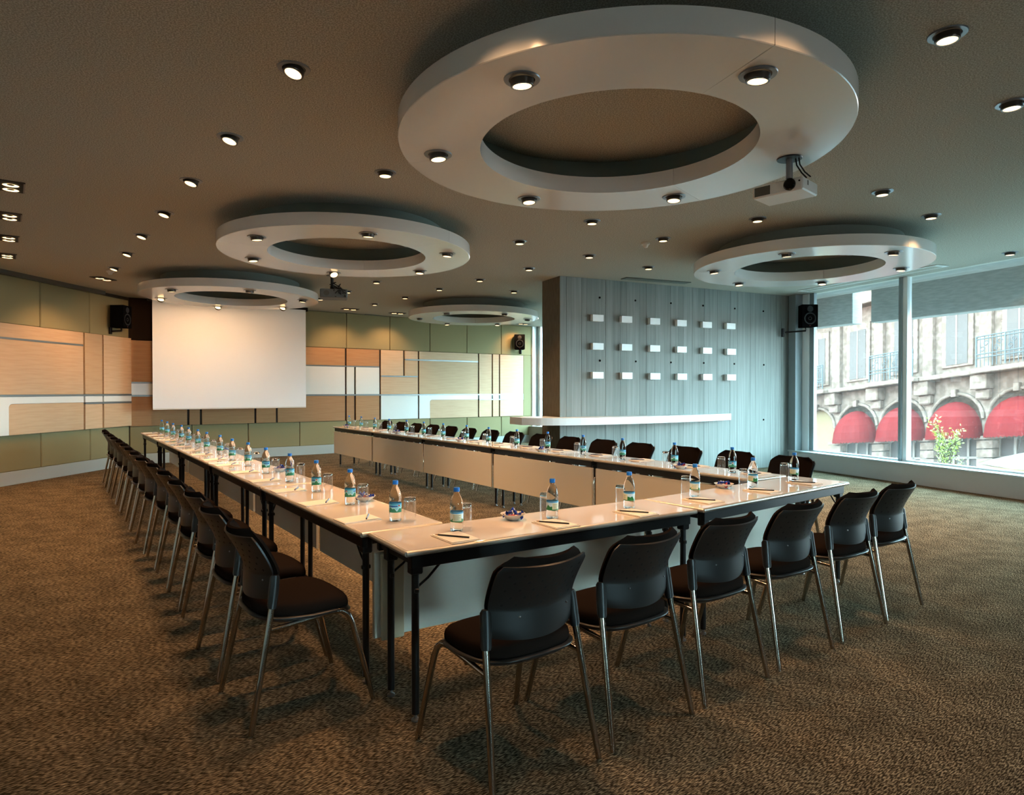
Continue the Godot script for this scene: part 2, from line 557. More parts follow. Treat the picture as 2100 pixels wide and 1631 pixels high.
func build_room() -> void:
	# floor with metre UVs
	var fl := structure("floor", Transform3D(), "mottled brown and grey loop-pile carpet")
	var poly := room_outline(0.3)
	var st := st_new()
	var idx := Geometry2D.triangulate_polygon(poly)
	for i in range(0, idx.size(), 3):
		var q := [poly[idx[i]], poly[idx[i + 1]], poly[idx[i + 2]]]
		if (q[1] - q[0]).cross(q[2] - q[0]) > 0.0: q.reverse()
		for w in q:
			st.set_normal(Vector3.UP)
			st.set_uv(w)
			st.set_uv2(w)
			st.add_vertex(P(w.x, w.y, 0.0))
	st.generate_tangents()
	part("carpet", st.commit(), M.carpet, fl)
	var turn := Transform3D(Basis(Vector3.RIGHT, -PI / 2), Vector3.ZERO)   # x/y outline -> x/-z
	st = st_new()
	prism(st, poly, -0.3, -0.004, turn)
	part("screed", st.commit(), M.dark_wall, fl)
	var ce := structure("ceiling", Transform3D(), "olive-grey speckled fabric ceiling")
	st = st_new()
	prism(st, poly, CEIL, CEIL + 0.3, turn)
	part("panel", st.commit(), M.ceiling, ce)
	# walls outside the picture, closing the room on the side of the camera
	var wl := structure("wall_left", frame(-2.65, -4.0, 0, 1))
	part("plaster", slab(-5.2, 13.72, 0, CEIL, -0.2, 0, 0), M.white_wall, wl)
	# far wall behind the camera, with one window
	var wf := structure("wall_front", frame(7.0, -9.0, -1, 0))
	part("plaster", slab(-0.3, 3.2, 0, CEIL, -0.2, 0, 0), M.dark_wall, wf)
	part("plaster", slab(6.4, 9.9, 0, CEIL, -0.2, 0, 0), M.dark_wall, wf)
	part("parapet", slab(3.2, 6.4, 0, 0.9, -0.2, 0, 0), M.dark_wall, wf)
	part("lintel", slab(3.2, 6.4, 2.6, CEIL, -0.2, 0, 0), M.dark_wall, wf)
	var wn := structure("window_3", frame(7.0, -9.0, -1, 0))
	for k in 2:
		part("pane", slab(3.2 + 1.6 * k, 4.8 + 1.6 * k, 0.9, 2.6, -0.11, -0.10, 0), M.pane, wn)
		part("mullion", slab(3.17 + 1.6 * k, 3.23 + 1.6 * k, 0.9, 2.6, -0.14, -0.06, 0.002), M.frame_white, wn)

func fabric_panel(x1: float, x2: float, y1: float, y2: float) -> ArrayMesh:
	return slab(x1 + 0.004, x2 - 0.004, y1, y2, 0.0, 0.03, 0.012)

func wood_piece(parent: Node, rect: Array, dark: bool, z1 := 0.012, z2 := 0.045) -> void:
	part("wood_panel", slab(rect[0], rect[1], rect[2], rect[3], z1, z2, 0.002), M[("shade_wood%d" if dark else "wood%d") % (int(absf(rect[0] * 37.0 + rect[2] * 11.0)) % 3)], parent)

func white_l(parent: Node, x1: float, xi: float, x2: float, y1: float, yi: float, y2: float) -> void:
	# white L-shaped laminate with a rounded inner corner, and the rounded wood board inside it
	var r := 0.06
	var poly := PackedVector2Array([Vector2(x1, y1), Vector2(xi, y1)])
	for k in 7:
		var a := PI - PI / 2 * k / 6.0
		poly.append(Vector2(xi + r, yi - r) + Vector2(cos(a), sin(a)) * r)
	poly.append_array(PackedVector2Array([Vector2(x2, yi), Vector2(x2, y2), Vector2(x1, y2)]))
	part("white_panel", prism_mesh(poly, 0.012, 0.046), M.white_lam, parent)
	part("wood_panel", prism_mesh(roundrect(xi + 0.004, x2, y1, yi - 0.004, [0, 0, 0, r]), 0.012, 0.044), M.wood1, parent)

func build_back_wall() -> void:
	var w := structure("wall_back", frame(0, 14.3, 1, 0), "wood, white and olive fabric panel wall behind the projection screen")
	part("masonry", slab(1.0, 10.93, 0, CEIL, -0.25, 0.0, 0), M.dark_wall, w)
	var x := 1.24
	var n := 0
	while x < 10.8:
		var x2 := minf(x + 1.0735, 10.9)
		part("fabric_panel", fabric_panel(x, x2, 2.385, CEIL - 0.003), M.dark_fabric if n == 0 else M.fabric if n % 2 else M.fabric2, w)
		part("fabric_panel", fabric_panel(x, x2, 0.2, 0.73), M.fabric2 if n % 2 else M.fabric, w)
		x = x2
		n += 1
	part("fabric_panel", fabric_panel(10.56, 10.9, 0.73, 2.385), M.fabric, w)
	part("backing_board", slab(1.24, 10.55, 0.735, 2.378, 0.0, 0.014, 0), M.groove, w)
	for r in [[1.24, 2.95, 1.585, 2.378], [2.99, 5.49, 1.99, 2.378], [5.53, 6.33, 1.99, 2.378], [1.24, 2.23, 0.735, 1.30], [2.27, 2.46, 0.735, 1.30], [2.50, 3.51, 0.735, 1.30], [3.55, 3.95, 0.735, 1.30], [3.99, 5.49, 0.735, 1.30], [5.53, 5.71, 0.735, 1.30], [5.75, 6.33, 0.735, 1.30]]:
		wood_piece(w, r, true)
	for r in [[6.37, 6.95, 1.775, 2.378], [6.99, 7.34, 2.185, 2.378], [6.99, 7.34, 1.775, 2.15], [6.37, 7.34, 1.33, 1.745], [7.38, 9.08, 2.185, 2.378], [7.38, 9.08, 1.33, 2.15], [9.12, 9.51, 1.33, 2.378], [9.55, 9.74, 1.33, 2.378], [9.78, 10.55, 1.33, 2.378], [9.12, 9.51, 0.735, 1.17], [9.55, 9.74, 0.735, 1.17], [9.78, 10.55, 0.735, 1.17]]:
		wood_piece(w, r, false)
	for r in [[1.24, 2.95, 1.335, 1.55], [2.99, 5.49, 1.335, 1.96], [5.53, 5.71, 1.335, 1.96], [5.75, 6.33, 1.335, 1.96], [6.37, 7.34, 0.735, 1.30], [9.12, 9.51, 1.20, 1.30], [9.55, 9.74, 1.20, 1.30], [9.78, 10.55, 1.20, 1.30]]:
		part("white_panel", slab(r[0], r[1], r[2], r[3], 0.012, 0.046), M.white_lam, w)
	white_l(w, 7.38, 7.67, 9.08, 0.735, 1.19, 1.30)
	for r in [[1.24, 10.55, 1.30, 1.333], [2.99, 6.33, 1.96, 1.99], [6.37, 7.34, 1.745, 1.775], [6.99, 9.08, 2.15, 2.185], [9.12, 10.55, 1.17, 1.20], [1.24, 2.95, 1.55, 1.583]]:
		part("metal_strip", slab(r[0], r[1], r[2], r[3], 0.012, 0.05, 0.001), M.alu, w)
	var b := structure("baseboard_back", frame(0, 14.3, 1, 0))
	part("board", slab(1.24, 10.9, 0, 0.2, 0, 0.035, 0.003), M.skirting, b)

func build_left_wall() -> void:
	var fr := frame(1.22, 14.3, 0.645, 0.763)
	var w := structure("wall_side", fr, "wood and olive fabric panel wall set at an angle beside the screen")
	part("masonry", slab(-6.1, 0.0, 0, CEIL, -0.25, 0.0, 0), M.dark_wall, w)
	for k in 6:
		var x2 := -1.029 * k if k < 2 else -1.029 - 1.067 * (k - 1)
		var x1 := -1.029 - 1.067 * k
		part("fabric_panel", fabric_panel(maxf(x1, -6.0), x2 - (0.01 if k == 0 else 0.0), 2.415, CEIL - 0.06), M.fabric if k % 2 else M.fabric2, w)
		part("fabric_panel", fabric_panel(maxf(x1, -6.0), x2 - (0.01 if k == 0 else 0.0), 0.2, 0.745), M.fabric2 if k % 2 else M.fabric, w)
	part("backing_board", slab(-6.0, -0.01, 0.75, 2.41, 0.0, 0.03, 0), M.groove, w)
	for r in [[-4.5, -1.24, 2.205, 2.41], [-4.5, -1.24, 1.355, 2.175], [-1.20, -0.785, 1.355, 2.41], [-0.745, -0.01, 1.355, 2.41], [-1.20, -0.785, 0.75, 1.18], [-0.745, -0.01, 0.75, 1.18], [-6.0, -4.54, 0.75, 2.41]]:
		wood_piece(w, r, false, 0.028, 0.075)
	for r in [[-1.20, -0.785, 1.215, 1.32], [-0.745, -0.01, 1.215, 1.32], [-4.5, -3.14, 0.75, 1.32]]:
		part("white_panel", slab(r[0], r[1], r[2], r[3], 0.028, 0.076), M.white_lam, w)
	var l := Node3D.new()
	l.name = "corner_panels"
	w.add_child(l)
	l.position = Vector3(0, 0, 0.03)
	white_l(l, -3.1, -2.74, -1.24, 0.75, 1.215, 1.32)
	for r in [[-4.5, -1.24, 2.175, 2.205], [-4.5, -0.01, 1.32, 1.353], [-1.20, -0.01, 1.182, 1.213]]:
		part("metal_strip", slab(r[0], r[1], r[2], r[3], 0.03, 0.08, 0.001), M.alu, w)
	part("cornice", slab(-6.0, -0.75, CEIL - 0.06, CEIL, 0.0, 0.12, 0.002), M.grille, w)
	var b := structure("baseboard_side", fr)
	part("board", slab(-6.0, -0.02, 0, 0.2, 0, 0.04, 0.003), M.skirting, b)

func build_concrete_wall() -> void:
	var fr := frame(6.434, 7.741, 0.985, -0.1715)
	var w := structure("wall_right", fr, "grey board-marked concrete wall with form-tie holes")
	part("core", slab(0.0, 5.3, 0, CEIL, -0.58, -0.012, 0), M.concrete_end, w)
	var x := 0.0
	while x < 5.2:
		var wd := minf(rng.randf_range(0.09, 0.2), 5.3 - x)
		part("board_mark", slab(x + 0.0008, x + wd - 0.0008, 0, CEIL, -0.03, rng.randf_range(-0.006, 0.0), 0.001), M["concrete%d" % rng.randi_range(0, 2)], w)
		x += wd
	var px := [[1230, 610.5], [1303, 616.5], [1376, 622], [1442, 627], [1507, 633], [1565.5, 638.5], [1230.5, 740], [1304, 741.5], [1376, 743.5], [1443.5, 744.7], [1506, 746.5], [1566.5, 748.5], [1620.5, 751.5], [1566, 861], [1619, 859.5]]
	var disc := lathe_mesh([Vector2(0, 0.004), Vector2(0.016, 0.004), Vector2(0.016, -0.004)], 12, false)
	for q in px:
		part("tie_hole", disc, M.tie, w, Transform3D(Basis(Vector3.RIGHT, PI / 2), local_on(fr, q[0], q[1], 0.0)))
	part("cable_duct", tube_mesh([Vector3(4.93, 0.4, 0.01), Vector3(4.93, CEIL - 0.01, 0.01)], 0.012, 8), M.black_matte, w)
	# white blocks
	var rows := [[[515, 393], [722, 403], [924, 417], [1117, 430], [1299, 442], [1470, 452]], [[515, 597], [722, 604], [924, 612], [1117, 620], [1300, 628], [1473, 636]], [[515, 805], [724, 808], [926, 812], [1119, 815], [1302, 817], [1473, 820]]]
	var bm := box_mesh(Vector3(0.205, 0.105, 0.07), 0.002)
	for r in 3:
		for k in 6:
			var p := local_on(fr, 1080 + rows[r][k][0] / 3.5, 540 + rows[r][k][1] / 3.5, 0.075)
			p.z = 0.037
			solo("wall_block", bm, M.block, fr * Transform3D(Basis(), p), "white block on concrete wall, %s row, %s from the wall's free end" % [["top", "middle", "bottom"][r], ORD[k]], "wall block", "white blocks on the concrete wall")
	# white curved shelf
	var sh := thing("curved_shelf", "long white curved shelf wrapping the end of the concrete wall", "shelf", fr)
	var poly := PackedVector2Array()
	var front := [Vector2(-0.66, -0.42), Vector2(-0.66, 0.0), Vector2(-0.45, 0.22), Vector2(-0.1, 0.36), Vector2(0.4, 0.42), Vector2(1.0, 0.41), Vector2(1.7, 0.36), Vector2(2.4, 0.26), Vector2(3.0, 0.14), Vector2(3.5, 0.01)]
	var smooth := Curve2D.new()
	for i in front.size():
		var t: Vector2 = (front[min(i + 1, front.size() - 1)] - front[max(i - 1, 0)]) / 6.0
		smooth.add_point(front[i], -t if i > 1 else Vector2.ZERO, t if i > 1 else Vector2.ZERO)
	for q in smooth.tessellate(4): poly.append(q)
	poly.append_array(PackedVector2Array([Vector2(-0.02, 0.01), Vector2(-0.02, -0.42)]))
	var st := st_new()
	prism(st, poly, -1.005, -0.895, Transform3D(Basis(Vector3.RIGHT, PI / 2), Vector3.ZERO))
	part("top", st.commit(), M.block, sh)

func local_on(fr: Transform3D, px: float, py: float, z: float) -> Vector3:
	var inv := fr.affine_inverse()
	var o := inv * Vector3(0, EYE, 0)
	var d := inv.basis * ray(px, py)
	return o + d * ((z - o.z) / d.z)

# ------------------------------------------------------------------ windows
func build_windows() -> void:
	var fr := frame(11.03, 6.12, -0.25, -0.968)
	var w := structure("window_1", fr, "tall street window with pale frame on a low grey sill")
	part("post", slab(-0.61, -0.46, 0.3, CEIL, -0.30, -0.18, 0.004), M.frame_white, w)
	part("post", slab(-0.46, -0.36, 0.3, CEIL, -0.27, -0.2, 0.003), M.frame_grey, w)
	part("jamb", slab(-0.78, -0.61, 0.0, CEIL, -0.42, -0.02, 0.003), M.frame_grey, w)
	var xs := [-0.36, 1.345, 3.3, 5.2, 6.9]
	for k in xs.size() - 1:
		part("pane", slab(xs[k] + 0.02, xs[k + 1], 0.31, CEIL - 0.005, -0.255, -0.245, 0), M.pane, w)
		if k > 0:
			part("mullion", slab(xs[k], xs[k] + 0.05, 0.3, CEIL, -0.27, -0.17, 0.003), M.frame_grey, w)
			part("mullion", slab(xs[k] + 0.05, xs[k] + 0.125, 0.3, CEIL, -0.30, -0.2, 0.003), M.frame_white, w)
	part("bottom_rail", slab(-0.5, 6.9, 0.3, 0.335, -0.3, -0.2, 0.003), M.frame_white, w)
	part("sill_wall", slab(-0.74, 6.9, 0.0, 0.285, -0.38, 0.0, 0.003), M.sill, w)
	part("sill_cap", slab(-0.76, 6.9, 0.285, 0.31, -0.38, 0.015, 0.003), M.sill_cap, w)
	var ws := structure("wall_street", fr)
	part("plaster", slab(6.9, 15.7, 0.0, CEIL, -0.4, -0.01, 0), M.dark_wall, ws)
	# linear air diffuser in the ceiling by the window
	var v := thing("slot_diffuser", "long white-framed slot air diffuser in the ceiling by the windows", "vent", fr)
	part("frame", slab(-0.25, 2.3, CEIL - 0.012, CEIL - 0.001, 0.05, 0.3, 0.002), M.white_plastic, v)
	part("slot", slab(-0.18, 2.23, CEIL - 0.016, CEIL - 0.004, 0.1, 0.25, 0.001), M.ceiling, v)
	# window behind the concrete wall
	var fr2 := frame(10.87, 14.3, 0.1466, -0.989)
	var w2 := structure("window_2", fr2, "bright tall window between panel wall and concrete wall")
	part("jamb", slab(-0.02, 0.06, 0.0, CEIL, -0.3, 0.03, 0.003), M.frame_white, w2)
	for k in 4:
		var x1 := 0.06 + 1.7 * k
		part("mullion", slab(x1, x1 + 0.05, 0.3, CEIL, -0.27, -0.12, 0.003), M.frame_grey, w2)
		part("mullion", slab(x1 + 0.05, x1 + 0.125, 0.3, CEIL, -0.3, -0.15, 0.003), M.frame_white, w2)
		part("pane", slab(x1 + 0.1, x1 + 1.7, 0.3, CEIL - 0.005, -0.215, -0.205, 0), M.pane, w2)
	part("sill_wall", slab(0.0, 7.0, 0.0, 0.42, -0.38, 0.12, 0.003), M.plaster, w2)
	part("sill_cap", slab(0.0, 7.0, 0.42, 0.44, -0.38, 0.13, 0.003), M.plaster, w2)

# ------------------------------------------------------------------ street outside
func build_street() -> void:
	var fr := frame(11.03, 6.12, -0.25, -0.968)
	# concrete upstand hanging outside the glass
	var fa := structure("trim_1", fr, "weathered concrete fascia hanging outside the street windows")
	part("fascia", slab(-4.5, -0.24, 2.65, 3.7, -1.25, -1.0, 0.01), M.out_concrete, fa)
	part("fascia", slab(0.15, 8.5, 2.63, 3.7, -1.25, -1.0, 0.01), M.out_concrete, fa)
	part("soffit", slab(-4.5, 8.5, CEIL + 0.02, CEIL + 0.3, -1.0, -0.3, 0.0), M.out_concrete, fa)
	var gd := structure("pavement", fr, "street paving below the windows")
	part("paving", slab(-80, 60, -4.7, -4.5, -60.0, -0.4, 0), M.asphalt, gd)
	# opposite building, its courses falling with the street
	var phi := deg_to_rad(6.2)
	var bf := fr * Transform3D(Basis(Vector3(1, tan(phi), 0), Vector3.UP, Vector3(0, 0, 1)), Vector3(0, 0, -16.0))
	var b := thing("street_building", "ornate pale stone building with arches and balconies across the street", "building", bf)
	var pitch := 2.257
	var c0 := -15.52
	part("core_wall", slab(-26, -3.2, 2.9, 7.4, -1.0, -0.25, 0), M.stone, b)
	part("core_wall", slab(-26, -3.2, -6.0, 2.9, -3.5, -3.0, 0), M.stone, b)
	for k in range(-4, 6):
		var cx := c0 + pitch * k
		if cx > -3.5: break
		var x1 := cx - pitch / 2; var x2 := cx + pitch / 2
		var r := 0.98
		var spring := 1.22
		# spandrel with arch opening
		var poly := PackedVector2Array([Vector2(x1, 0.55), Vector2(cx - r, 0.55), Vector2(cx - r, spring)])
		for j in range(1, 16):
			var a := PI - PI * j / 16.0
			poly.append(Vector2(cx + cos(a) * r, spring + sin(a) * 0.95))
		poly.append_array(PackedVector2Array([Vector2(cx + r, spring), Vector2(cx + r, 0.55), Vector2(x2, 0.55), Vector2(x2, 2.9), Vector2(x1, 2.9)]))
		part("arch_wall", prism_mesh(poly, -0.6, -0.15), M.stone, b)
		# moulded archivolt
		var st := st_new()
		var arc := []
		for j in 17:
			var a := PI - PI * j / 16.0
			arc.append(Vector3(cx + cos(a) * (r + 0.06), spring + sin(a) * 1.02, -0.12))
		tube(st, arc, 0.075, 6)
		part("archivolt", st.commit(), M.stone, b)
		part("keystone", slab(cx - 0.1, cx + 0.1, spring + 0.9, spring + 1.2, -0.15, 0.05, 0.02), M.stone, b)
		# pier below with rusticated courses
		for j in 6:
			part("stone_course", slab(x1 - 0.3, x1 + 0.3, 0.42 - 0.34 * (j + 1), 0.42 - 0.34 * j - 0.03, -0.6, -0.05, 0.02), M.stone, b)
		part("pier_cap", slab(x1 - 0.36, x1 + 0.36, 0.42, 0.56, -0.6, 0.02, 0.02), M.stone, b)
		# corbel between arches
		part("corbel", slab(x1 - 0.3, x1 + 0.3, 2.3, 2.86, -0.15, 0.35, 0.03), M.stone, b)
		part("corbel_scroll", box_mesh(Vector3(0.5, 0.4, 0.3), 0.06, Vector3(x1, 2.12, 0.0)), M.stone, b)
		# shop front under the arch
		part("shop_window", slab(cx - 0.85, cx + 0.85, -3.0, 0.45, -0.55, -0.5, 0), M.street_glass, b)
		for j in 4:
			var mx := cx - 0.85 + 1.7 * j / 3.0
			part("shop_mullion", slab(mx - 0.045, mx + 0.045, -3.0, 0.45, -0.56, -0.42, 0.01), M.street_frame, b)
		part("shop_transom", slab(cx - 0.85, cx + 0.85, -0.32, -0.22, -0.56, -0.42, 0.01), M.street_frame, b)
		# upper storey
		part("ledge", slab(x1, x2, 2.86, 3.04, -0.3, 0.45 if k % 2 else 0.75, 0.03), M.stone, b)
		part("window_surround", slab(cx - 0.62, cx + 0.62, 3.3, 5.9, -0.25, -0.16, 0.02), M.stone, b)
		part("tall_window", slab(cx - 0.42, cx + 0.42, 3.4, 5.6, -0.2, -0.14, 0), M.street_glass, b)
		part("window_bar", slab(cx - 0.03, cx + 0.03, 3.4, 5.6, -0.16, -0.12, 0.005), M.street_frame, b)
		part("pilaster", slab(x1 - 0.22, x1 + 0.22, 3.04, 6.6, -0.25, -0.05, 0.02), M.stone, b)
		if k % 2 == 0 or k < -2:
			var rl := st_new()
			for y in [3.42, 3.55, 4.1, 4.2]:
				tube(rl, [Vector3(cx - 1.0, y, 0.62), Vector3(cx + 1.0, y, 0.62)], 0.022, 5)
			for j in 15:
				var bx := cx - 1.0 + 2.0 * j / 14.0
				tube(rl, [Vector3(bx, 3.1, 0.62), Vector3(bx, 4.2, 0.62)], 0.014 if j % 7 else 0.03, 5)
			for j in 4:
				for s in [-1.0, 1.0]:
					var curl := []
					for q in 12:
						var a := TAU * q / 11.0
						curl.append(Vector3(cx - 0.72 + 0.48 * j + s * 0.06 + cos(a) * (0.1 - 0.004 * q), 3.82 + s * 0.1 + sin(a) * (0.1 - 0.004 * q), 0.62))
					tube(rl, curl, 0.014, 4)
			part("balcony_railing", rl.commit(), M.iron, b)
	part("parapet", slab(-26, -3.2, 6.6, 7.0, -0.4, 0.5, 0.03), M.stone, b)
	# red dome awnings
	for k in range(1, 5):
		var cx := c0 + pitch * k
		var aw := thing("dome_awning", "red dome awning over the %s arch from the cream courtyard archway" % ORD[k - 1], "awning", bf * Transform3D(Basis(), Vector3(cx, 0.62, -0.12)), "red awnings across the street")
		for gore in 8:
			var st := st_new()
			for i in 2:
				var a0 := PI * (gore * 2 + i) / 16.0
				var a1 := PI * (gore * 2 + i + 1) / 16.0
				for j in 6:
					var e0 := PI / 2 * j / 6.0; var e1 := PI / 2 * (j + 1) / 6.0
					var q := func(a: float, e: float) -> Vector3: return Vector3(cos(a) * 1.03 * cos(e), 1.32 * sin(e), sin(a) * 0.95 * cos(e))
					var A: Vector3 = q.call(a0, e0); var B: Vector3 = q.call(a1, e0); var C: Vector3 = q.call(a1, e1); var D: Vector3 = q.call(a0, e1)
					flat(st, [A, B, C], Vector3.ZERO)
					if j < 5: flat(st, [A, C, D], Vector3.ZERO)
			part("gore", st.commit(), M.awning if gore % 2 else M.awning2, aw)
		var va := st_new()
		for j in 24:
			var a0 := PI * j / 24.0; var a1 := PI * (j + 1) / 24.0
			var p0 := Vector3(cos(a0) * 1.04, 0, sin(a0) * 0.96); var p1 := Vector3(cos(a1) * 1.04, 0, sin(a1) * 0.96)
			var m := (p0 + p1) * 0.5
			flat(va, [p0 + Vector3(0, 0.04, 0), p1 + Vector3(0, 0.04, 0), p1 - Vector3(0, 0.1, 0), m - Vector3(0, 0.15, 0), p0 - Vector3(0, 0.1, 0)], Vector3.ZERO)
		part("valance", va.commit(), M.awning, aw)
	part("sun_tinted_courtyard", slab(c0 - 0.96, c0 + 0.96, -1.2, 2.15, -0.46, -0.40, 0), M.cream, b)  # sunlight in the courtyard put into the panel's cream colour
	# leafy tree outside the sill
	var tr := thing("street_tree", "slender yellow-green tree standing outside the street window", "tree", fr * Transform3D(Basis(), Vector3(-1.3, -4.5, -5.0)))
	var leaves := st_new()
	var wood := st_new()
	tube(wood, [Vector3(0, 0, 0), Vector3(0.03, 2.2, 0), Vector3(-0.02, 3.6, 0.03), Vector3(0.02, 4.4, 0)], [0.06, 0.045, 0.03, 0.012], 6)
	for s in 46:
		var y := rng.randf_range(3.3, 4.9)
		var a := rng.randf_range(0, TAU)
		var rr := rng.randf_range(0.1, 0.62) * clampf(1.35 - (y - 3.3) / 1.6, 0.3, 1.0)
		var lean := -0.12 if y > 4.8 else 0.0
		var tip := Vector3(cos(a) * rr + lean, y + rng.randf_range(0.15, 0.5), sin(a) * rr)
		if tip.y > 5.05: tip = Vector3(-0.28 + rng.randf_range(-0.1, 0.1), minf(tip.y, 5.42), tip.z * 0.3)
		if s % 6 == 0: tip = Vector3(0.26 + rng.randf_range(-0.1, 0.1), rng.randf_range(4.8, 5.2), rng.randf_range(-0.1, 0.1))
		var root := Vector3(0, y - 0.3, 0)
		tube(wood, [root, root.lerp(tip, 0.5) + Vector3(0, 0.05, 0), tip], [0.012, 0.008, 0.004], 4)
		for l in 26:
			var p := root.lerp(tip, rng.randf_range(0.35, 1.06)) + Vector3(rng.randf_range(-0.07, 0.07), rng.randf_range(-0.05, 0.07), rng.randf_range(-0.07, 0.07))
			var d := Vector3(rng.randf_range(-1, 1), rng.randf_range(-0.2, 1), rng.randf_range(-1, 1)).normalized()
			var n := d.cross(Vector3(rng.randf_range(-1, 1), rng.randf_range(-1, 1), rng.randf_range(-1, 1))).normalized()
			var len := rng.randf_range(0.05, 0.085)
			flat(leaves, [p, p + d * len * 0.5 + n * len * 0.22, p + d * len, p + d * len * 0.5 - n * len * 0.22], p - d.cross(n))
	part("branches", wood.commit(), M.bark, tr)
	var lv := part("foliage", leaves.commit(), M.sunlit_leaf, tr)
	lv.set_meta("kind", "stuff")
	# cafe parasol
	var ps := thing("cafe_parasol", "tan cafe parasol with white fringe below the street window", "parasol", fr * Transform3D(Basis(), Vector3(-1.45, -4.5, -9.0)))
	part("pole", tube_mesh([Vector3(0, 0, 0), Vector3(0, 4.4, 0)], 0.03, 8), M.iron, ps)
	var st2 := st_new()
	lathe(st2, [Vector2(1.5, 4.05), Vector2(0.75, 4.3), Vector2(0.02, 4.48)], 8, false)
	part("canopy", st2.commit(), M.tan, ps)
	var st3 := st_new()
	lathe(st3, [Vector2(1.5, 3.8), Vector2(1.5, 4.05)], 32, false)
	part("fringe", st3.commit(), M.cream, ps)

# ------------------------------------------------------------------ ceiling rings and lamps
func spot(parent: Node3D, at: Vector3, towards: Vector3, energy: float, angle := 47.0) -> void:
	var s := SpotLight3D.new()
	s.name = "lamp_light"
	parent.add_child(s, true)
	var z := -towards.normalized()
	var x := Vector3.RIGHT if absf(z.dot(Vector3.RIGHT)) < 0.9 else Vector3.FORWARD
	x = (x - z * x.dot(z)).normalized()
	s.transform = Transform3D(Basis(x, z.cross(x), z), at)
	s.light_color = Color(1.0, 0.77, 0.555)
	s.light_energy = energy
	s.spot_angle = angle
	s.spot_angle_attenuation = 0.75 if angle > 41.0 else 0.25
	s.spot_range = 20.0
	s.spot_attenuation = 2.0
	s.light_size = 0.045
	s.shadow_enabled = true

func add_lamp_parts(t: Node3D, tilt: Vector3, energy: float, angle: float) -> void:
	# local origin on the ceiling surface, y up
	part("trim", M.m_trim, M.trim, t)
	part("recess_black", M.m_gap_disc, M.black_matte, t)  # flat black disc standing in for the shade in the gap
	var up := -tilt.normalized()
	var x := Vector3.RIGHT
	x = (x - up * x.dot(up)).normalized()
	var xf := Transform3D(Basis(x, up, x.cross(up)), Vector3(0, -0.012, 0))
	part("can", M.m_can, M.can, t, xf)
	part("lamp_rim", M.m_lrim, M.trim, t, xf)
	part("lamp_face", M.m_face, M.lamp if energy > 0.0 else M.lamp_off, t, xf)
	if energy > 0.0: spot(t, xf * Vector3(0, -0.05, 0), tilt, energy, angle)

func downlight(pos: Vector3, label: String, group: String, tilt := Vector3.DOWN, energy := 1.9, angle := 47.0) -> void:
	var t := thing("downlight", label, "downlight", Transform3D(Basis(), pos), group)
	add_lamp_parts(t, tilt, energy, angle)

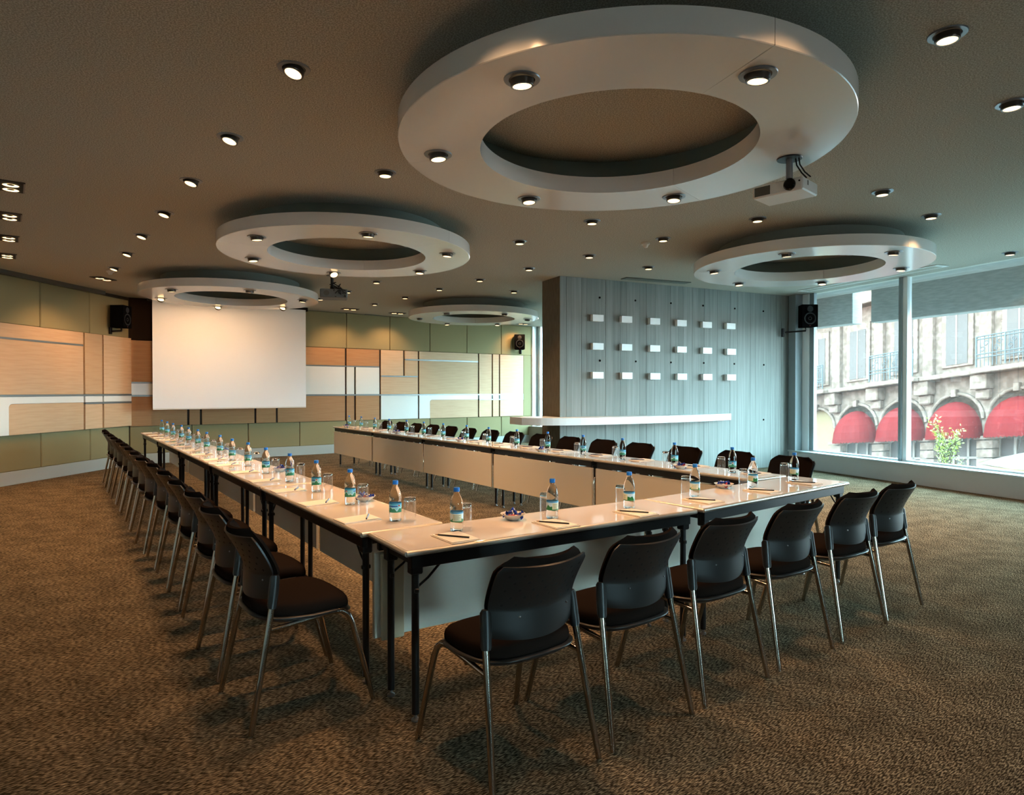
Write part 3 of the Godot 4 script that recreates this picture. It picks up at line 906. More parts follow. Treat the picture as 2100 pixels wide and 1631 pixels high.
func build_rings() -> void:
	M.m_trim = lathe_mesh([Vector2(0.063, -0.001), Vector2(0.064, -0.006), Vector2(0.086, -0.006), Vector2(0.089, -0.001)].map(func(v): return v), 28, false)
	M.m_gap_disc = lathe_mesh([Vector2(0.0, -0.0015), Vector2(0.066, -0.0015)], 24, false)
	M.m_can = lathe_mesh([Vector2(0.050, -0.022), Vector2(0.0545, -0.022), Vector2(0.056, -0.018), Vector2(0.056, 0.008)], 24, false)
	M.m_lrim = lathe_mesh([Vector2(0.044, -0.020), Vector2(0.046, -0.024), Vector2(0.050, -0.024), Vector2(0.051, -0.020)], 24, false)
	M.m_face = lathe_mesh([Vector2(0.0, -0.013), Vector2(0.046, -0.0215)], 18, true)
	var ro := 1.334; var ri := 0.841; var rn := 1.03
	var data := [
		[2.876, 2.923, 22.0, "white ceiling ring carrying the white projector above the short table row"],
		[2.695, 6.884, 18.0, "white ceiling ring between the big ring and the one by the screen"],
		[2.43, 11.22, 30.0, "white ceiling ring hanging just in front of the projection screen"],
		[7.57, 4.39, 20.0, "white ceiling ring beside the tall street windows"],
		[7.15, 11.38, 30.0, "white ceiling ring between the wood-panel wall and the concrete wall"]]
	var whose := ["the projector ring", "the middle ring", "the ring before the screen", "the ring by the street windows", "the ring near the column"]
	var sides := ["the concrete wall", "the panelled back wall", "the angled panel wall", "the side aisle", "the camera end", "the street windows"]
	var segs := []
	for k in 3:
		var gap := 0.0012
		var st := st_new()
		var a0 := TAU / 3 * k + gap; var a1 := TAU / 3 * (k + 1) - gap
		lathe(st, [Vector2(ri, 0.0), Vector2(ro - 0.004, 0.0), Vector2(ro, 0.004), Vector2(ro, 0.118), Vector2(ri, 0.118), Vector2(ri, 0.0)], 40, false, a0, a1)
		for a in [a0, a1]:
			var d := Vector3(cos(a), 0, sin(a))
			var n: Vector3 = d.cross(Vector3.UP) * (1.0 if a == a0 else -1.0)
			flat(st, [d * ri, d * ro, d * ro + Vector3(0, 0.118, 0), d * ri + Vector3(0, 0.118, 0)], d * ri + n)
		segs.append(st.commit())
	var neck := lathe_mesh([Vector2(rn - 0.02, 0.118), Vector2(rn, 0.118), Vector2(rn, CEIL - RING_Y - 0.002), Vector2(rn - 0.02, CEIL - RING_Y - 0.002), Vector2(rn - 0.02, 0.118)], 96, false)
	for i in 5:
		var d = data[i]
		var t := thing("ceiling_ring", d[3], "ceiling ring", Transform3D(Basis(), P(d[0], d[1], RING_Y)), "white ceiling rings")
		for k in 3: part("ring_segment", segs[k], M.ring_white, t, Transform3D(Basis(Vector3.UP, deg_to_rad(16.0 + 40.0 * i)), Vector3.ZERO))
		part("drum", neck, M.drum, t)
		for k in 6:
			var a := deg_to_rad(d[2] + 60.0 * k)
			var lit := not (i == 4 and (k == 2 or k == 5))
			if i == 0 and k == 5: continue   # the projector mount takes this place
			var beam := Vector3(-cos(a) * 0.1, -1, sin(a) * 0.1)
			var power := 3.0
			var wide := 47.0
			if i == 2 and sin(a) > 0.0:   # aimed at the projection screen
				beam = Vector3(0, -0.75, -1.0)
				power = 1.6
				wide = 60.0
			if i == 0 and sin(a) < -0.3: power = 1.5
			if i == 1 and k == 1: beam = Vector3(0, -1, 0.7)   # turned away from the projector beside it
			if not lit: power = 0.0
			downlight(P(d[0] + cos(a) * 1.11, d[1] + sin(a) * 1.11, RING_Y), "downlight in %s, on its side towards %s" % [whose[i], sides[k]], "downlights of " + whose[i], beam, power, wide)

func build_ceiling_lights() -> void:
	var aisle := [[603, 140], [472, 281], [392, 370], [337, 436], [291, 482], [261, 519], [234, 549]]
	for k in aisle.size():
		var p := at_h(aisle[k][0], aisle[k][1], CEIL)
		downlight(p, "tilted round downlight above the screen-side aisle, %s from the panel wall" % ORD[aisle.size() - 1 - k], "downlights above the screen-side aisle", Vector3(-0.28, -1, 0.1), 1.9 if k == 0 else 3.0)
	var ring_at := [Vector2(2.876, 2.923), Vector2(2.695, 6.884), Vector2(2.43, 11.22), Vector2(7.57, 4.39), Vector2(7.15, 11.38)]
	var ring_called := ["the projector ring", "the middle ring", "the ring before the screen", "the ring by the street windows", "the ring near the column"]
	var around := [[], [], [], [], []]
	for q in [[790, 353.4], [1214, 453], [1065.7, 495], [1208.6, 523.7], [1085, 550], [984, 573], [901, 592], [1054, 597], [830.6, 609], [772, 577], [768.6, 623], [1360, 489], [1330, 547.6], [1553.5, 448], [1809.5, 393], [1909.5, 441.7], [2071.4, 518], [1943, 70], [2075, 212], [713, 597], [657, 612]]:
		var p := at_h(q[0], q[1], CEIL)
		var best := 0
		for i in 5:
			if Vector2(p.x, -p.z).distance_to(ring_at[i]) < Vector2(p.x, -p.z).distance_to(ring_at[best]): best = i
		around[best].append(p)
	for i in 5:
		var c: Vector2 = ring_at[i]
		around[i].sort_custom(func(a, b): return Vector2(a.x, -a.z).distance_to(c) < Vector2(b.x, -b.z).distance_to(c))
		for k in around[i].size():
			downlight(around[i][k], "ceiling downlight, %s closest of those around %s" % [ORD[k], ring_called[i]], "downlights in the ceiling between the rings", Vector3.DOWN, 1.7 if around[i][k].z < -2.5 else 0.5)
	# two more, just outside the picture above the camera, turned towards the big ring
	for q in [[1.167, 2.13], [2.49, 1.08]]:
		var d := Vector3(2.876 - q[0], 0, -(2.923 - q[1])).normalized() * 0.577
		downlight(P(q[0], q[1], CEIL), "tilted ceiling downlight aimed at the projector ring from the camera end", "downlights aimed at the projector ring", Vector3(d.x, -1.0, d.z), 0.6, 40.0)
	# square twin fittings
	var twins := [[22, 381, "first"], [20, 443, "second"], [18, 488, "third"], [15, 524, "fourth"], [212, 571, ""], [717.6, 633.7, ""], [815, 642, ""], [1073, 664, ""]]
	for i in twins.size():
		var p := at_h(twins[i][0], twins[i][1], CEIL)
		var turn := Basis(Vector3.UP, deg_to_rad(92.0 if i < 4 else 0.0 if i > 4 else 50.0))
		var lab: String = "square twin spotlight beside the angled panel wall, %s going towards the screen" % twins[i][2] if i < 4 else ["square twin spotlight at the corner left of the projection screen", "square twin spotlight beside the back wall next to the screen", "square twin spotlight between back wall and far ring", "square twin spotlight beyond the far ring by the window"][i - 4]
		var t := thing("twin_spotlight", lab, "spotlight", Transform3D(turn, p), "square twin spotlights")
		part("frame", box_mesh(Vector3(0.35, 0.010, 0.20), 0.002, Vector3(0, -0.006, 0)), M.can, t)
		part("recess_black", box_mesh(Vector3(0.325, 0.004, 0.175), 0.0, Vector3(0, -0.011, 0)), M.black_matte, t)
		for s in [-1.0, 1.0]:
			var xf := Transform3D(Basis().scaled(Vector3(1.3, 1, 1.3)), Vector3(0.08 * s, 0.004, 0))
			part("lamp_rim", M.m_lrim, M.black_metal, t, xf)
			part("lamp_face", M.m_face, M.lamp, t, xf)
			spot(t, xf * Vector3(0, -0.05, 0), turn.inverse() * (Vector3(0, -1, -0.5) if i > 4 else Vector3(-0.35, -1, -0.3)), 1.1 if i < 5 else 0.8, 50.0)
	# detectors and slots
	for q in [[1324, 499, "small white smoke detector on ceiling near the window ring"], [226, 556, "small white smoke detector on ceiling by the screen-side aisle"]]:
		var t := thing("smoke_detector", q[2], "detector", Transform3D(Basis(), at_h(q[0], q[1], CEIL)))
		part("base", lathe_mesh([Vector2(0.0, -0.018), Vector2(0.05, -0.018), Vector2(0.055, -0.0)], 20, false), M.white_plastic, t)
		part("head", lathe_mesh([Vector2(0.0, -0.055), Vector2(0.025, -0.052), Vector2(0.035, -0.018)], 20, true), M.white_plastic, t)
	for q in [[[1279, 570], [1411, 580], "grey slot air grille in the ceiling along the concrete wall"], [[747, 645], [838, 653], "grey slot air grille in the ceiling above the back wall"]]:
		var a := at_h(q[0][0], q[0][1], CEIL); var c := at_h(q[1][0], q[1][1], CEIL)
		var x := (c - a).normalized()
		var t := thing("slot_grille", q[2], "vent", Transform3D(Basis(x, Vector3.UP, x.cross(Vector3.UP)), (a + c) * 0.5))
		part("plate", box_mesh(Vector3(a.distance_to(c), 0.010, 0.17), 0.002, Vector3(0, -0.007, 0)), M.grille, t)
		for k in 3: part("slat", box_mesh(Vector3(a.distance_to(c) - 0.02, 0.004, 0.02), 0.0, Vector3(0, -0.012, -0.05 + 0.05 * k)), M.drum, t)

# ------------------------------------------------------------------ tables
func make_table() -> Node3D:
	# local x along the table (0..L), z from the seat side (0) to the far side (-W); origin on the floor
	var L := 1.76; var W := 0.43
	var t := thing("folding_table", "", "table", Transform3D(), "white-topped folding tables of the U")
	t.set_meta("base", "folding_table")
	part("tabletop", slab(0.008, L - 0.008, 0.717, 0.741, -W + 0.008, -0.008, 0.002), M.top, t)
	var st := st_new()
	for z in [-0.004, -W + 0.004]:
		tube(st, [Vector3(0.0, 0.729, z), Vector3(L, 0.729, z)], 0.0125, 10)
	for x in [0.004, L - 0.004]:
		tube(st, [Vector3(x, 0.729, 0.0), Vector3(x, 0.729, -W)], 0.0125, 10)
	part("edge_trim", st.commit(), M.edge, t)
	for z in [-0.03, -W + 0.03]:
		part("rail", slab(0.03, L - 0.03, 0.66, 0.717, z - 0.014, z + 0.014, 0.003), M.black_metal, t)
	for x in [0.06, L - 0.06]:
		part("cross_rail", slab(x - 0.02, x + 0.02, 0.67, 0.717, -W + 0.04, -0.04, 0.003), M.black_metal, t)
		for z in [-0.045, -W + 0.115]:
			var lg := part("leg", tube_mesh([Vector3(x, 0.03, z), Vector3(x, 0.715, z)], 0.0165, 12), M.black_metal, t)
			part("glide", lathe_mesh([Vector2(0.0, 0.0), Vector2(0.018, 0.0), Vector2(0.018, 0.008), Vector2(0.007, 0.014), Vector2(0.007, 0.035)], 12, false), M.screw, lg, Transform3D(Basis(), Vector3(x, 0, z)))
			part("leg_block", slab(x - 0.028, x + 0.028, 0.63, 0.70, z - 0.024, z + 0.024, 0.006), M.black_metal, t)
			var s := 1.0 if x < 1.0 else -1.0
			part("brace", tube_mesh([Vector3(x, 0.565, z), Vector3(x + 0.06 * s, 0.605, z), Vector3(x + 0.15 * s, 0.69, z)], 0.0055, 6), M.black_metal, t)
			part("brace_knob", box_mesh(Vector3(0.02, 0.02, 0.045), 0.004, Vector3(x, 0.56, z)), M.black_metal, t)
	var pn := part("modesty_panel", slab(0.012, L - 0.012, 0.245, 0.65, -W + 0.012, -W + 0.03, 0.003), M.panel, t)
	for x in [0.012, L - 0.012]:
		part("edge_band", slab(x - 0.003, x + 0.003, 0.245, 0.65, -W + 0.011, -W + 0.031, 0.001), M.panel_edge, pn)
	for x in [0.3, 0.62, 1.2, 1.5]:
		part("panel_bracket", slab(x, x + 0.035, 0.63, 0.672, -W + 0.03, -W + 0.045, 0.001), M.white_plastic, t)
	return t

func build_tables() -> void:
	var src := make_table()
	src.transform = Transform3D(Basis(Vector3.UP, PI / 2 * 0.0), Vector3.ZERO)
	var first := true
	var spots := []
	# screen-side row: seats on the -u side, tables run along v
	for k in 5:
		spots.append([frame(1.195, 2.895 + 1.815 * k + 1.76, 0, -1), "%s white-topped folding table of screen-side row, counted from the short row" % ORD[k]])
	# concrete-wall row: seats on the +u side
	for k in 5:
		spots.append([frame(4.765, 2.935 + 1.79 * k, 0, 1), "%s white-topped folding table of concrete-wall row, counted from the short row" % ORD[k]])
	# short row: two tables, slightly bowed
	spots.append([frame(1.205, 2.445, 1.0, -0.046), "white-topped folding table of the short row joining the screen-side row"])
	spots.append([frame(3.02, 2.36, 1.0, 0.046), "white-topped folding table of the short row joining the concrete-wall row"])
	for s in spots:
		var xf: Transform3D = s[0]
		if first:
			src.transform = xf
			src.set_meta("label", s[1])
			first = false
		else:
			var t := dup(src, xf, s[1])
			if s == spots[10]:   # narrow beige board beside the panel at the free corner
				part("side_board", slab(0.035, 0.15, 0.24, 0.648, -0.385, -0.367, 0.004), M.panel_edge, t)

# ------------------------------------------------------------------ chairs
func make_chair() -> Node3D:
	var t := thing("padded_chair", "", "chair", Transform3D(), "black padded chairs round the tables")
	t.set_meta("base", "padded_chair")
	# forward is -z; y up. Back shell
	var back := func(s: float, q: float) -> Vector3:
		var y := 0.530 + 0.265 * q
		var w := 0.190 + 0.016 * q
		if q > 0.88: w *= 1.0 - 0.10 * pow((q - 0.88) / 0.12, 2.0)
		if q < 0.12: w *= 1.0 - 0.06 * pow((0.12 - q) / 0.12, 2.0)
		var z := 0.150 + 0.012 * (1.0 - q) if q < 0.40 else 0.1572 + 0.083 * pow((q - 0.40) / 0.60, 1.3)
		z += 0.05 * (1.0 - s * s)
		y -= 0.018 * (1.0 - s * s) * (1.0 - q)
		return Vector3(s * w, y + 0.006 * s * s * q, z)
	part("back_shell", sheet(back, 18, 14, 0.008), M.shell, t)
	var cushion := func(s: float, q: float) -> Vector3:
		var v: Vector3 = back.call(s * 0.985, 0.34 + 0.76 * q)
		return v + Vector3(0, 0, -0.027)
	part("back_cushion", sheet(cushion, 16, 12, 0.050, true), M.seat, t)
	# perforations and screws on the back of the shell
	var holes := st_new()
	for row in 5:
		for k in 7:
			var s := -0.78 + 0.26 * k + (0.13 if row % 2 else 0.0)
			if s > 0.85: continue
			var q := 0.46 + 0.105 * row
			var c: Vector3 = back.call(s, q)
			var nn: Vector3 = (back.call(s + 0.01, q) - c).cross(back.call(s, q + 0.01) - c).normalized()
			if nn.z < 0.0: nn = -nn
			var a := nn.cross(Vector3.UP).normalized()
			var u2 := a.cross(nn)
			var f := []
			for j in 8: f.append(c + nn * 0.0045 + (a * cos(TAU * j / 8) + u2 * sin(TAU * j / 8)) * 0.0058)
			flat(holes, f, c)
	part("perforations", holes.commit(), M.black_matte, t).set_meta("kind", "stuff")
	for sq in [[-0.45, 0.30], [0.75, 0.30]]:
		var c: Vector3 = back.call(sq[0], sq[1])
		part("screw", lathe_mesh([Vector2(0, 0.004), Vector2(0.004, 0.002), Vector2(0.0045, -0.002)], 8, true), M.screw, t, Transform3D(Basis(Vector3.RIGHT, PI / 2), c + Vector3(0, 0, 0.005)))
	# seat
	var droop := func(p: Vector3) -> float: return 0.030 * pow(maxf(0.0, (-p.z - 0.08) / 0.13), 2.0) - 0.015 * maxf(0.0, p.z) / 0.2
	var sp := loft(0.217, 0.214, 3.2, [[0.95, 0.0], [1.0, 0.01], [1.005, 0.026], [0.985, 0.044], [0.93, 0.056], [0.8, 0.064], [0.5, 0.069], [0.0, 0.070]], 40, droop)
	part("seat_pad", sp, M.seat, t, Transform3D(Basis(), Vector3(0, 0.436, -0.004)))
	var ss := loft(0.226, 0.226, 3.2, [[0.30, -0.035], [0.75, -0.032], [0.93, -0.016], [1.0, -0.004], [1.01, 0.004], [0.94, 0.008]], 40, droop)
	part("seat_shell", ss, M.shell, t, Transform3D(Basis(), Vector3(0, 0.434, -0.002)))
	# frame
	for s in [-1.0, 1.0]:
		part("leg", tube_mesh([Vector3(0.245 * s, 0.004, 0.262), Vector3(0.226 * s, 0.26, 0.212), Vector3(0.209 * s, 0.515, 0.163)], [0.0115, 0.013, 0.0135], 12), M.chrome, t)
		part("leg", tube_mesh([Vector3(0.247 * s, 0.004, -0.275), Vector3(0.232 * s, 0.21, -0.225), Vector3(0.219 * s, 0.36, -0.188), Vector3(0.213 * s, 0.402, -0.172), Vector3(0.207 * s, 0.423, -0.145), Vector3(0.203 * s, 0.426, -0.105), Vector3(0.203 * s, 0.412, 0.05), Vector3(0.211 * s, 0.405, 0.183)], [0.0115, 0.0125, 0.013, 0.013, 0.013, 0.0125, 0.011, 0.010], 12), M.chrome, t)
		var st := st_new()
		tube(st, [Vector3(0.209 * s, 0.495, 0.167), Vector3(0.208 * s, 0.505, 0.165), Vector3(0.204 * s, 0.56, 0.157), Vector3(0.201 * s, 0.622, 0.150), Vector3(0.200 * s, 0.632, 0.149)], [0.016, 0.020, 0.0215, 0.0205, 0.014], 12)
		part("bracket", st.commit(), M.shell, t)
	part("cross_bar", tube_mesh([Vector3(-0.204, 0.40, 0.02), Vector3(0.204, 0.40, 0.02)], 0.009, 8), M.chrome, t)
	return t

func build_chairs() -> void:
	var src := make_chair()
	var spots := []
	var fu := [1.455, 2.015, 2.607, 3.231, 3.863, 4.418]
	var fv := [2.075, 2.085, 2.105, 2.12, 2.13, 2.155]
	for k in 6:
		spots.append([fu[k], fv[k], rng.randf_range(-2, 2), 0.0, "black padded chair at %s seat of short table row, counted from screen-side row" % ORD[k]])
	for k in 15:
		spots.append([0.92 + rng.randf_range(-0.015, 0.015), 3.01 + 0.603 * k, rng.randf_range(-2.0, 2.0), -90.0, "black padded chair at %s seat of screen-side table row, counted from the short row" % ORD[k]])
	for k in 15:
		spots.append([5.155 + rng.randf_range(-0.02, 0.02), 3.23 + 0.605 * k, rng.randf_range(-2.5, 2.5), 90.0, "black padded chair at %s seat of concrete-wall table row, counted from the short row" % ORD[k]])
	for i in spots.size():
		var s = spots[i]
		var xf := Transform3D(Basis(Vector3.UP, deg_to_rad(s[3] + s[2])), P(s[0], s[1]))
		if i == 0:
			src.transform = xf
			src.set_meta("label", s[4])
		else:
			dup(src, xf, s[4])

# ------------------------------------------------------------------ bottles, glasses, pads, sweets
func make_bottle(label_mat: Material) -> Node3D:
	var t := thing("water_bottle", "", "bottle", Transform3D(), "water bottles on the tables")
	t.set_meta("base", "water_bottle")
	var prof := [Vector2(0.0, 0.0015), Vector2(0.024, 0.0), Vector2(0.0295, 0.004), Vector2(0.031, 0.012), Vector2(0.0305, 0.03), Vector2(0.0315, 0.045), Vector2(0.0315, 0.098), Vector2(0.0295, 0.103), Vector2(0.0315, 0.109), Vector2(0.0318, 0.125), Vector2(0.030, 0.140), Vector2(0.026, 0.156), Vector2(0.0195, 0.171), Vector2(0.0135, 0.181), Vector2(0.0125, 0.190), Vector2(0.0125, 0.197), Vector2(0.0, 0.197)]
	part("body", lathe_mesh(prof, 28, true), M.water, t)
	part("cap", lathe_mesh([Vector2(0.0145, 0.189), Vector2(0.0150, 0.190), Vector2(0.0150, 0.2065), Vector2(0.0135, 0.209), Vector2(0.0, 0.209)], 20, false), M.cap, t)
	var st := st_new()
	var n := 28
	for k in n:
		var a := TAU * k / n; var b := TAU * (k + 1) / n
		var q := [[a, 0.048, 0.0], [b, 0.048, 1.0], [b, 0.095, 1.0], [a, 0.048, 0.0], [b, 0.095, 1.0], [a, 0.095, 0.0]]
		for w in q:
			st.set_normal(Vector3(cos(w[0]), 0, sin(w[0])))
			st.set_uv(Vector2(1.0 - w[0] / TAU, 1.0 - (w[1] - 0.048) / 0.047))
			st.add_vertex(Vector3(cos(w[0]) * 0.0321, w[1], sin(w[0]) * 0.0321))
	part("label", st.commit(), label_mat, t)
	return t

func make_glass() -> Node3D:
	var t := thing("tumbler", "", "glass", Transform3D(), "upturned glasses on the tables")
	t.set_meta("base", "tumbler")
	part("wall", lathe_mesh([Vector2(0.0315, 0.0), Vector2(0.0325, 0.004), Vector2(0.0325, 0.085), Vector2(0.0318, 0.1015)], 24, true), M.glass, t)
	part("inside", lathe_mesh([Vector2(0.0295, 0.0), Vector2(0.0300, 0.085), Vector2(0.0290, 0.1015)], 24, true), M.glass, t)
	part("base", lathe_mesh([Vector2(0.0, 0.102), Vector2(0.0305, 0.102), Vector2(0.0318, 0.105), Vector2(0.0305, 0.113), Vector2(0.027, 0.120), Vector2(0.023, 0.121), Vector2(0.0, 0.117)], 24, true), M.glass_solid, t)
	return t

func build_settings() -> void:
	var TOP := 0.7415
	var bottle_a := make_bottle(M.label_a)
	var bottle_b: Node3D = null
	var glass := make_glass()
	var pad_m := box_mesh(Vector3(0.205, 0.004, 0.148), 0.0008, Vector3(0, 0.002, 0))
	var flap_m := box_mesh(Vector3(0.19, 0.002, 0.14), 0.0005, Vector3(0, 0.006, 0))
	var used_a := false; var used_g := false
	var seats := []
	for k in 15: seats.append(["L", 1.44 + rng.randf_range(-0.01, 0.01), 3.03 + 0.607 * k + rng.randf_range(-0.03, 0.03), k])
	var fu := [1.578, 2.141, 2.682, 3.308, 3.943, 4.518]
	var fv := [2.667, 2.638, 2.612, 2.653, 2.668, 2.71]
	for k in 6: seats.append(["F", fu[k], fv[k], k])
	for k in 15: seats.append(["R", 4.55 + rng.randf_range(-0.02, 0.02), 3.29 + 0.597 * k + rng.randf_range(-0.03, 0.03), k])
	var at := {"L": "%s place of screen-side table row, counted from the short row", "R": "%s place of concrete-wall table row, counted from the short row", "F": "%s place of short table row, counted from screen-side row"}
	for s in seats:
		var row: String = s[0]; var u: float = s[1]; var v: float = s[2]; var k: int = s[3]
		var where: String = at[row] % ORD[k]
		# bottle
		var xf := Transform3D(Basis(Vector3.UP, rng.randf_range(0, TAU)), P(u, v, TOP))
		if row == "F":
			if bottle_b == null:
				bottle_b = make_bottle(M.label_b)
				bottle_b.transform = xf
				bottle_b.set_meta("label", "water bottle at " + where)
			else: dup(bottle_b, xf, "water bottle at " + where)
		elif not used_a:
			used_a = true
			bottle_a.transform = xf
			bottle_a.set_meta("label", "water bottle at " + where)
		else: dup(bottle_a, xf, "water bottle at " + where)
		# glass
		var go := Vector2(0.065, -0.035)
		if row == "F": go = Vector2(0.07, 0.035) if k == 0 else Vector2(0.035, 0.10)
		if row == "R": go = Vector2(0.02, 0.12) if k < 9 else Vector2(0.10, 0.0)
		if row == "L" and k == 3: go = Vector2(0.11, 0.1)
		var gx := Transform3D(Basis(), P(minf(u + go.x, 4.69), v + go.y, TOP))
		if not used_g:
			used_g = true
			glass.transform = gx
			glass.set_meta("label", "upturned glass at " + where)
		else: dup(glass, gx, "upturned glass at " + where)
		# notepad with pen or pencil
		var pu := 1.30; var pv := v + 0.145; var turn := 0.0
		if row == "F": pu = u - 0.08; pv = v - 0.125; turn = PI / 2
		if row == "R": pu = 4.635; pv = v - 0.16
		turn += rng.randf_range(-0.06, 0.06)
		if row == "F": pv = maxf(pv, 2.485)
		var pad := thing("notepad", "white notepad at " + where, "notepad", Transform3D(Basis(Vector3.UP, turn), P(pu, pv, TOP)), "notepads on the tables")
		part("block", pad_m, M.paper, pad)
		part("cover_sheet", flap_m, M.paper, pad, Transform3D(Basis(Vector3(0, 0, 1), 0.02 * (1 if row != "F" else 0)), Vector3(0.0, 0.0, 0.0)))
		if row == "F":
			var pc := thing("pencil", "black pencil at " + where, "pencil", Transform3D(Basis(Vector3.UP, deg_to_rad(-56 + 180)), P(pu - 0.015, pv + 0.005, TOP + 0.0112)), "pencils on the notepads")
			part("shaft", tube_mesh([Vector3(-0.085, 0, 0), Vector3(0.07, 0, 0)], 0.0038, 6), M.pencil, pc)
			part("tip", tube_mesh([Vector3(0.07, 0, 0), Vector3(0.088, 0, 0)], [0.0038, 0.0005], 6), M.pencil_tip, pc)
		else:
			var pn := thing("ballpoint_pen", "slim grey pen at " + where, "pen", Transform3D(Basis(Vector3.UP, deg_to_rad(62 if row == "L" else -60)), P(pu + (0.055 if row == "L" else -0.05), pv, TOP + 0.0118)), "pens on the notepads")
			part("barrel", tube_mesh([Vector3(-0.068, 0, 0), Vector3(0.05, 0, 0), Vector3(0.066, 0, 0)], [0.0042, 0.0046, 0.0012], 8), M.pen, pn)
			part("clip", box_mesh(Vector3(0.035, 0.0015, 0.003), 0.0, Vector3(-0.045, 0.0055, 0)), M.screw, pn)
	# sweet bowls
	var bowls := [[1.555, 3.72, "on screen-side table row, first from the short row"], [1.555, 5.50, "on screen-side table row, second from the short row"], [1.555, 7.55, "on screen-side table row, third from the short row"], [1.96, 2.74, "on the short table row, screen-side table"], [3.78, 2.785, "on the short table row, concrete-wall side table"], [4.42, 3.70, "on concrete-wall table row, first from the short row"], [4.40, 5.62, "on concrete-wall table row, second from the short row"], [4.42, 7.38, "on concrete-wall table row, third from the short row"], [4.45, 9.35, "on concrete-wall table row, fourth from the short row"], [4.45, 11.5, "on concrete-wall table row, fifth from the short row"]]
	var bowl_m := lathe_mesh([Vector2(0.0, 0.0), Vector2(0.03, 0.0), Vector2(0.033, 0.003), Vector2(0.055, 0.02), Vector2(0.066, 0.032), Vector2(0.0675, 0.032), Vector2(0.056, 0.0235), Vector2(0.03, 0.006), Vector2(0.0, 0.006)], 12, true)
	var candy := st_new()
	lathe(candy, [Vector2(0.011, -0.024), Vector2(0.003, -0.013), Vector2(0.0075, -0.008), Vector2(0.0085, 0.0), Vector2(0.0075, 0.008), Vector2(0.003, 0.013), Vector2(0.011, 0.024)], 8, true)
	var candy_m := candy.commit()
	for b in bowls:
		solo("sweet_bowl", bowl_m, M.bowl, Transform3D(Basis(), P(b[0], b[1], TOP)), "small white sweet bowl " + b[2], "bowl", "sweet bowls on the tables")
		for k in 9:
			var a := TAU * k / 6.0 + rng.randf_range(-0.3, 0.3)
			var rr := 0.036 if k < 6 else 0.015
			var p := P(b[0] + cos(a) * rr, b[1] + sin(a) * rr, TOP + (0.024 if k < 6 else 0.038))
			var bs := Basis(Vector3.UP, rng.randf_range(0, TAU)) * Basis(Vector3(0, 0, 1), rng.randf_range(0.9, 1.6))
			solo("wrapped_sweet", candy_m, [M.candy_blue, M.candy_blue, M.candy_white, M.candy_blue, M.candy_red][k % 5], Transform3D(bs, p), "%s wrapped sweet in bowl %s" % [["blue", "blue", "white", "blue", "red"][k % 5], b[2]], "sweet", "sweets in bowl " + b[2])

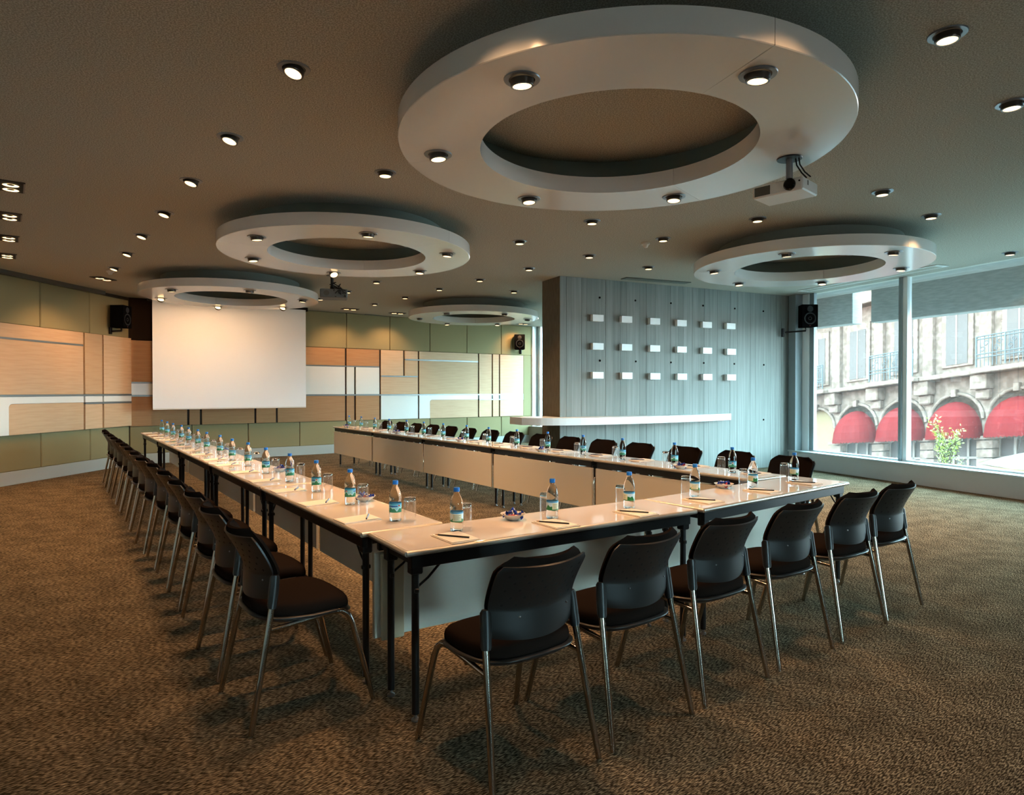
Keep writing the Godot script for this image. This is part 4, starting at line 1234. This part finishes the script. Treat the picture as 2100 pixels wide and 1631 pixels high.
# ------------------------------------------------------------------ screen, projectors, speakers
func build_equipment() -> void:
	var fr := frame(0, 13.8, 1, 0)
	var sc := thing("projection_screen", "large white roll-down projection screen before the panel wall", "screen", fr)
	part("fabric", slab(1.575, 4.45, 1.075, CEIL - 0.06, -0.003, 0.003, 0), M.screen, sc)
	part("bottom_bar", slab(1.575, 4.45, 1.055, 1.08, -0.008, 0.008, 0.002), M.white_plastic, sc)
	part("roller_case", slab(1.50, 4.50, CEIL - 0.09, CEIL - 0.004, -0.09, 0.0, 0.01), M.black_metal, sc)
	# white projector under the big ring
	var mount := at_h(1619, 325, RING_Y)
	var p1 := at_h(1543, 409.4, 2.69); var p2 := at_h(1646, 386.4, 2.69)
	var x := p2 - p1
	x.y = 0
	x = x.normalized()
	var pj := thing("projector", "white projector hanging lens-forward from the big ring", "projector", Transform3D(Basis(x, Vector3.UP, x.cross(Vector3.UP)), Vector3(mount.x, RING_Y, mount.z)))
	var off := ((p1 + p2) * 0.5 - Vector3(mount.x, 2.69, mount.z))
	var lx := off.dot(x); var lz := off.dot(x.cross(Vector3.UP))
	part("body", slab(lx - 0.165, lx + 0.165, -0.21, -0.128, lz - 0.24, lz, 0.008), M.white_plastic, pj)
	part("lens_ring", lathe_mesh([Vector2(0.0, 0.018), Vector2(0.03, 0.018), Vector2(0.038, 0.012), Vector2(0.038, -0.01)], 24, false), M.lens, pj, Transform3D(Basis(Vector3.RIGHT, PI / 2), Vector3(lx + 0.085, -0.168, lz)))
	part("grille", slab(lx - 0.15, lx - 0.045, -0.2, -0.14, lz - 0.004, lz + 0.002, 0.001), M.grille, pj)
	part("sensor", lathe_mesh([Vector2(0, 0.002), Vector2(0.006, 0.002), Vector2(0.006, -0.004)], 10, false), M.black_matte, pj, Transform3D(Basis(Vector3.RIGHT, PI / 2), Vector3(lx + 0.145, -0.155, lz)))
	part("side_slot", slab(lx + 0.162, lx + 0.166, -0.17, -0.14, lz - 0.09, lz - 0.075, 0), M.grille, pj)
	part("pole", tube_mesh([Vector3(0, -0.13, 0), Vector3(0, -0.002, 0)], 0.021, 14), M.trim, pj)
	part("ceiling_plate", lathe_mesh([Vector2(0.0, -0.008), Vector2(0.075, -0.008), Vector2(0.078, -0.001)], 28, false), M.black_metal, pj)
	for k in 2:
		part("cable", tube_mesh([Vector3(0.035 + 0.02 * k, -0.004, -0.01), Vector3(0.04 + 0.02 * k, -0.05, -0.015), Vector3(0.065 + 0.02 * k, -0.10, -0.03), Vector3(0.085 + 0.025 * k, -0.13, -0.06)], 0.0045, 6), M.black_matte, pj)
	# grey projector with a tangle of cables
	var m2 := at_h(681, 566, RING_Y)
	var pk := thing("projector", "grey projector with tangled black cables under the middle ring", "projector", Transform3D(Basis(Vector3.UP, deg_to_rad(-20.0)), Vector3(m2.x, RING_Y, m2.z)))
	part("body", slab(-0.15, 0.19, -0.30, -0.19, -0.12, 0.16, 0.01), M.grey_plastic, pk)
	part("vent", lathe_mesh([Vector2(0, 0.003), Vector2(0.035, 0.003), Vector2(0.035, -0.004)], 20, false), M.grille, pk, Transform3D(Basis(Vector3.RIGHT, PI / 2), Vector3(-0.07, -0.245, 0.16)))
	part("pole", tube_mesh([Vector3(0, -0.2, 0.02), Vector3(0, -0.002, 0.02)], 0.02, 12), M.black_metal, pk)
	part("ceiling_plate", lathe_mesh([Vector2(0.0, -0.008), Vector2(0.07, -0.008), Vector2(0.073, -0.001)], 24, false), M.black_metal, pk, Transform3D(Basis(), Vector3(0, 0, 0.02)))
	for k in 11:
		var pts := []
		var a := Vector3(rng.randf_range(-0.03, 0.04), -0.1 - 0.01 * k, 0.05)
		var b := Vector3(0.02 + 0.015 * k, rng.randf_range(-0.29, -0.21), 0.165)
		for j in 7:
			var q := j / 6.0
			pts.append(a.lerp(b, q) + Vector3(sin(q * PI) * rng.randf_range(-0.03, 0.12), sin(q * PI) * rng.randf_range(-0.06, 0.05), sin(q * PI) * rng.randf_range(0.0, 0.05)))
		part("cable", tube_mesh(pts, 0.006, 5), M.black_matte, pk)
	# speakers
	make_speaker(at_plane_speaker(0), "black loudspeaker on the angled panel wall left of the screen", -1.0)
	make_speaker(at_plane_speaker(1), "black loudspeaker on the back panel wall by the far window", 0.0)
	make_speaker(at_plane_speaker(2), "black loudspeaker on an arm at the end of the concrete wall", 1.0)

func at_plane_speaker(k: int) -> Transform3D:
	if k == 0:
		var fr := frame(1.22, 14.3, 0.645, 0.763)
		var p := local_on(fr, 247, 650, 0.25)
		return fr * Transform3D(Basis(Vector3.UP, deg_to_rad(8)), p)
	if k == 1:
		var fr := frame(0, 14.3, 1, 0)
		var p := local_on(fr, 1065.5, 702, 0.19)
		return fr * Transform3D(Basis(Vector3.UP, deg_to_rad(-35)), p)
	var fc := frame(6.434, 7.741, 0.985, -0.1715)
	var q := local_on(fc, 1655, 649, 0.45)
	return fc * Transform3D(Basis(Vector3.UP, deg_to_rad(-26)), q)

func make_speaker(xf: Transform3D, label: String, side: float) -> void:
	var t := thing("loudspeaker", label, "loudspeaker", xf)
	var st := st_new()
	var poly := PackedVector2Array([Vector2(-0.14, 0.125), Vector2(0.14, 0.125), Vector2(0.105, -0.125), Vector2(-0.105, -0.125)])
	prism(st, poly, -0.2, 0.2, Transform3D(Basis(Vector3.RIGHT, PI / 2), Vector3.ZERO))
	part("cabinet", st.commit(), M.speaker, t)
	var f := Transform3D(Basis(Vector3.RIGHT, PI / 2), Vector3(0, -0.05, 0.125))
	part("woofer", lathe_mesh([Vector2(0.0, -0.01), Vector2(0.03, 0.004), Vector2(0.045, -0.012), Vector2(0.095, 0.003), Vector2(0.102, 0.008), Vector2(0.108, 0.0)], 28, true), M.cone, t, f)
	part("tweeter", lathe_mesh([Vector2(0.0, 0.006), Vector2(0.015, 0.002), Vector2(0.05, 0.003), Vector2(0.054, 0.0)], 20, true), M.cone, t, Transform3D(f.basis, Vector3(0, 0.12, 0.125)))
	part("badge", slab(-0.012, 0.012, -0.185, -0.177, 0.124, 0.127, 0), M.red, t)
	var br := st_new()
	if side > 0.5:
		tube(br, [Vector3(-0.02, -0.21, 0.0), Vector3(-0.02, -0.26, 0.0), Vector3(-0.30, -0.27, -0.22)], 0.016, 8)
		cbox(br, Vector3(-0.32, -0.27, -0.28), Vector3(0.04, 0.16, 0.06), 0.005)
	else:
		tube(br, [Vector3(0.03, -0.2, 0.0), Vector3(0.03, -0.25, 0.0), Vector3(0.03, -0.26, -0.18)], 0.018, 8)
		cbox(br, Vector3(0.03, -0.25, -0.19), Vector3(0.06, 0.12, 0.03), 0.004)
	part("wall_bracket", br.commit(), M.black_metal, t)
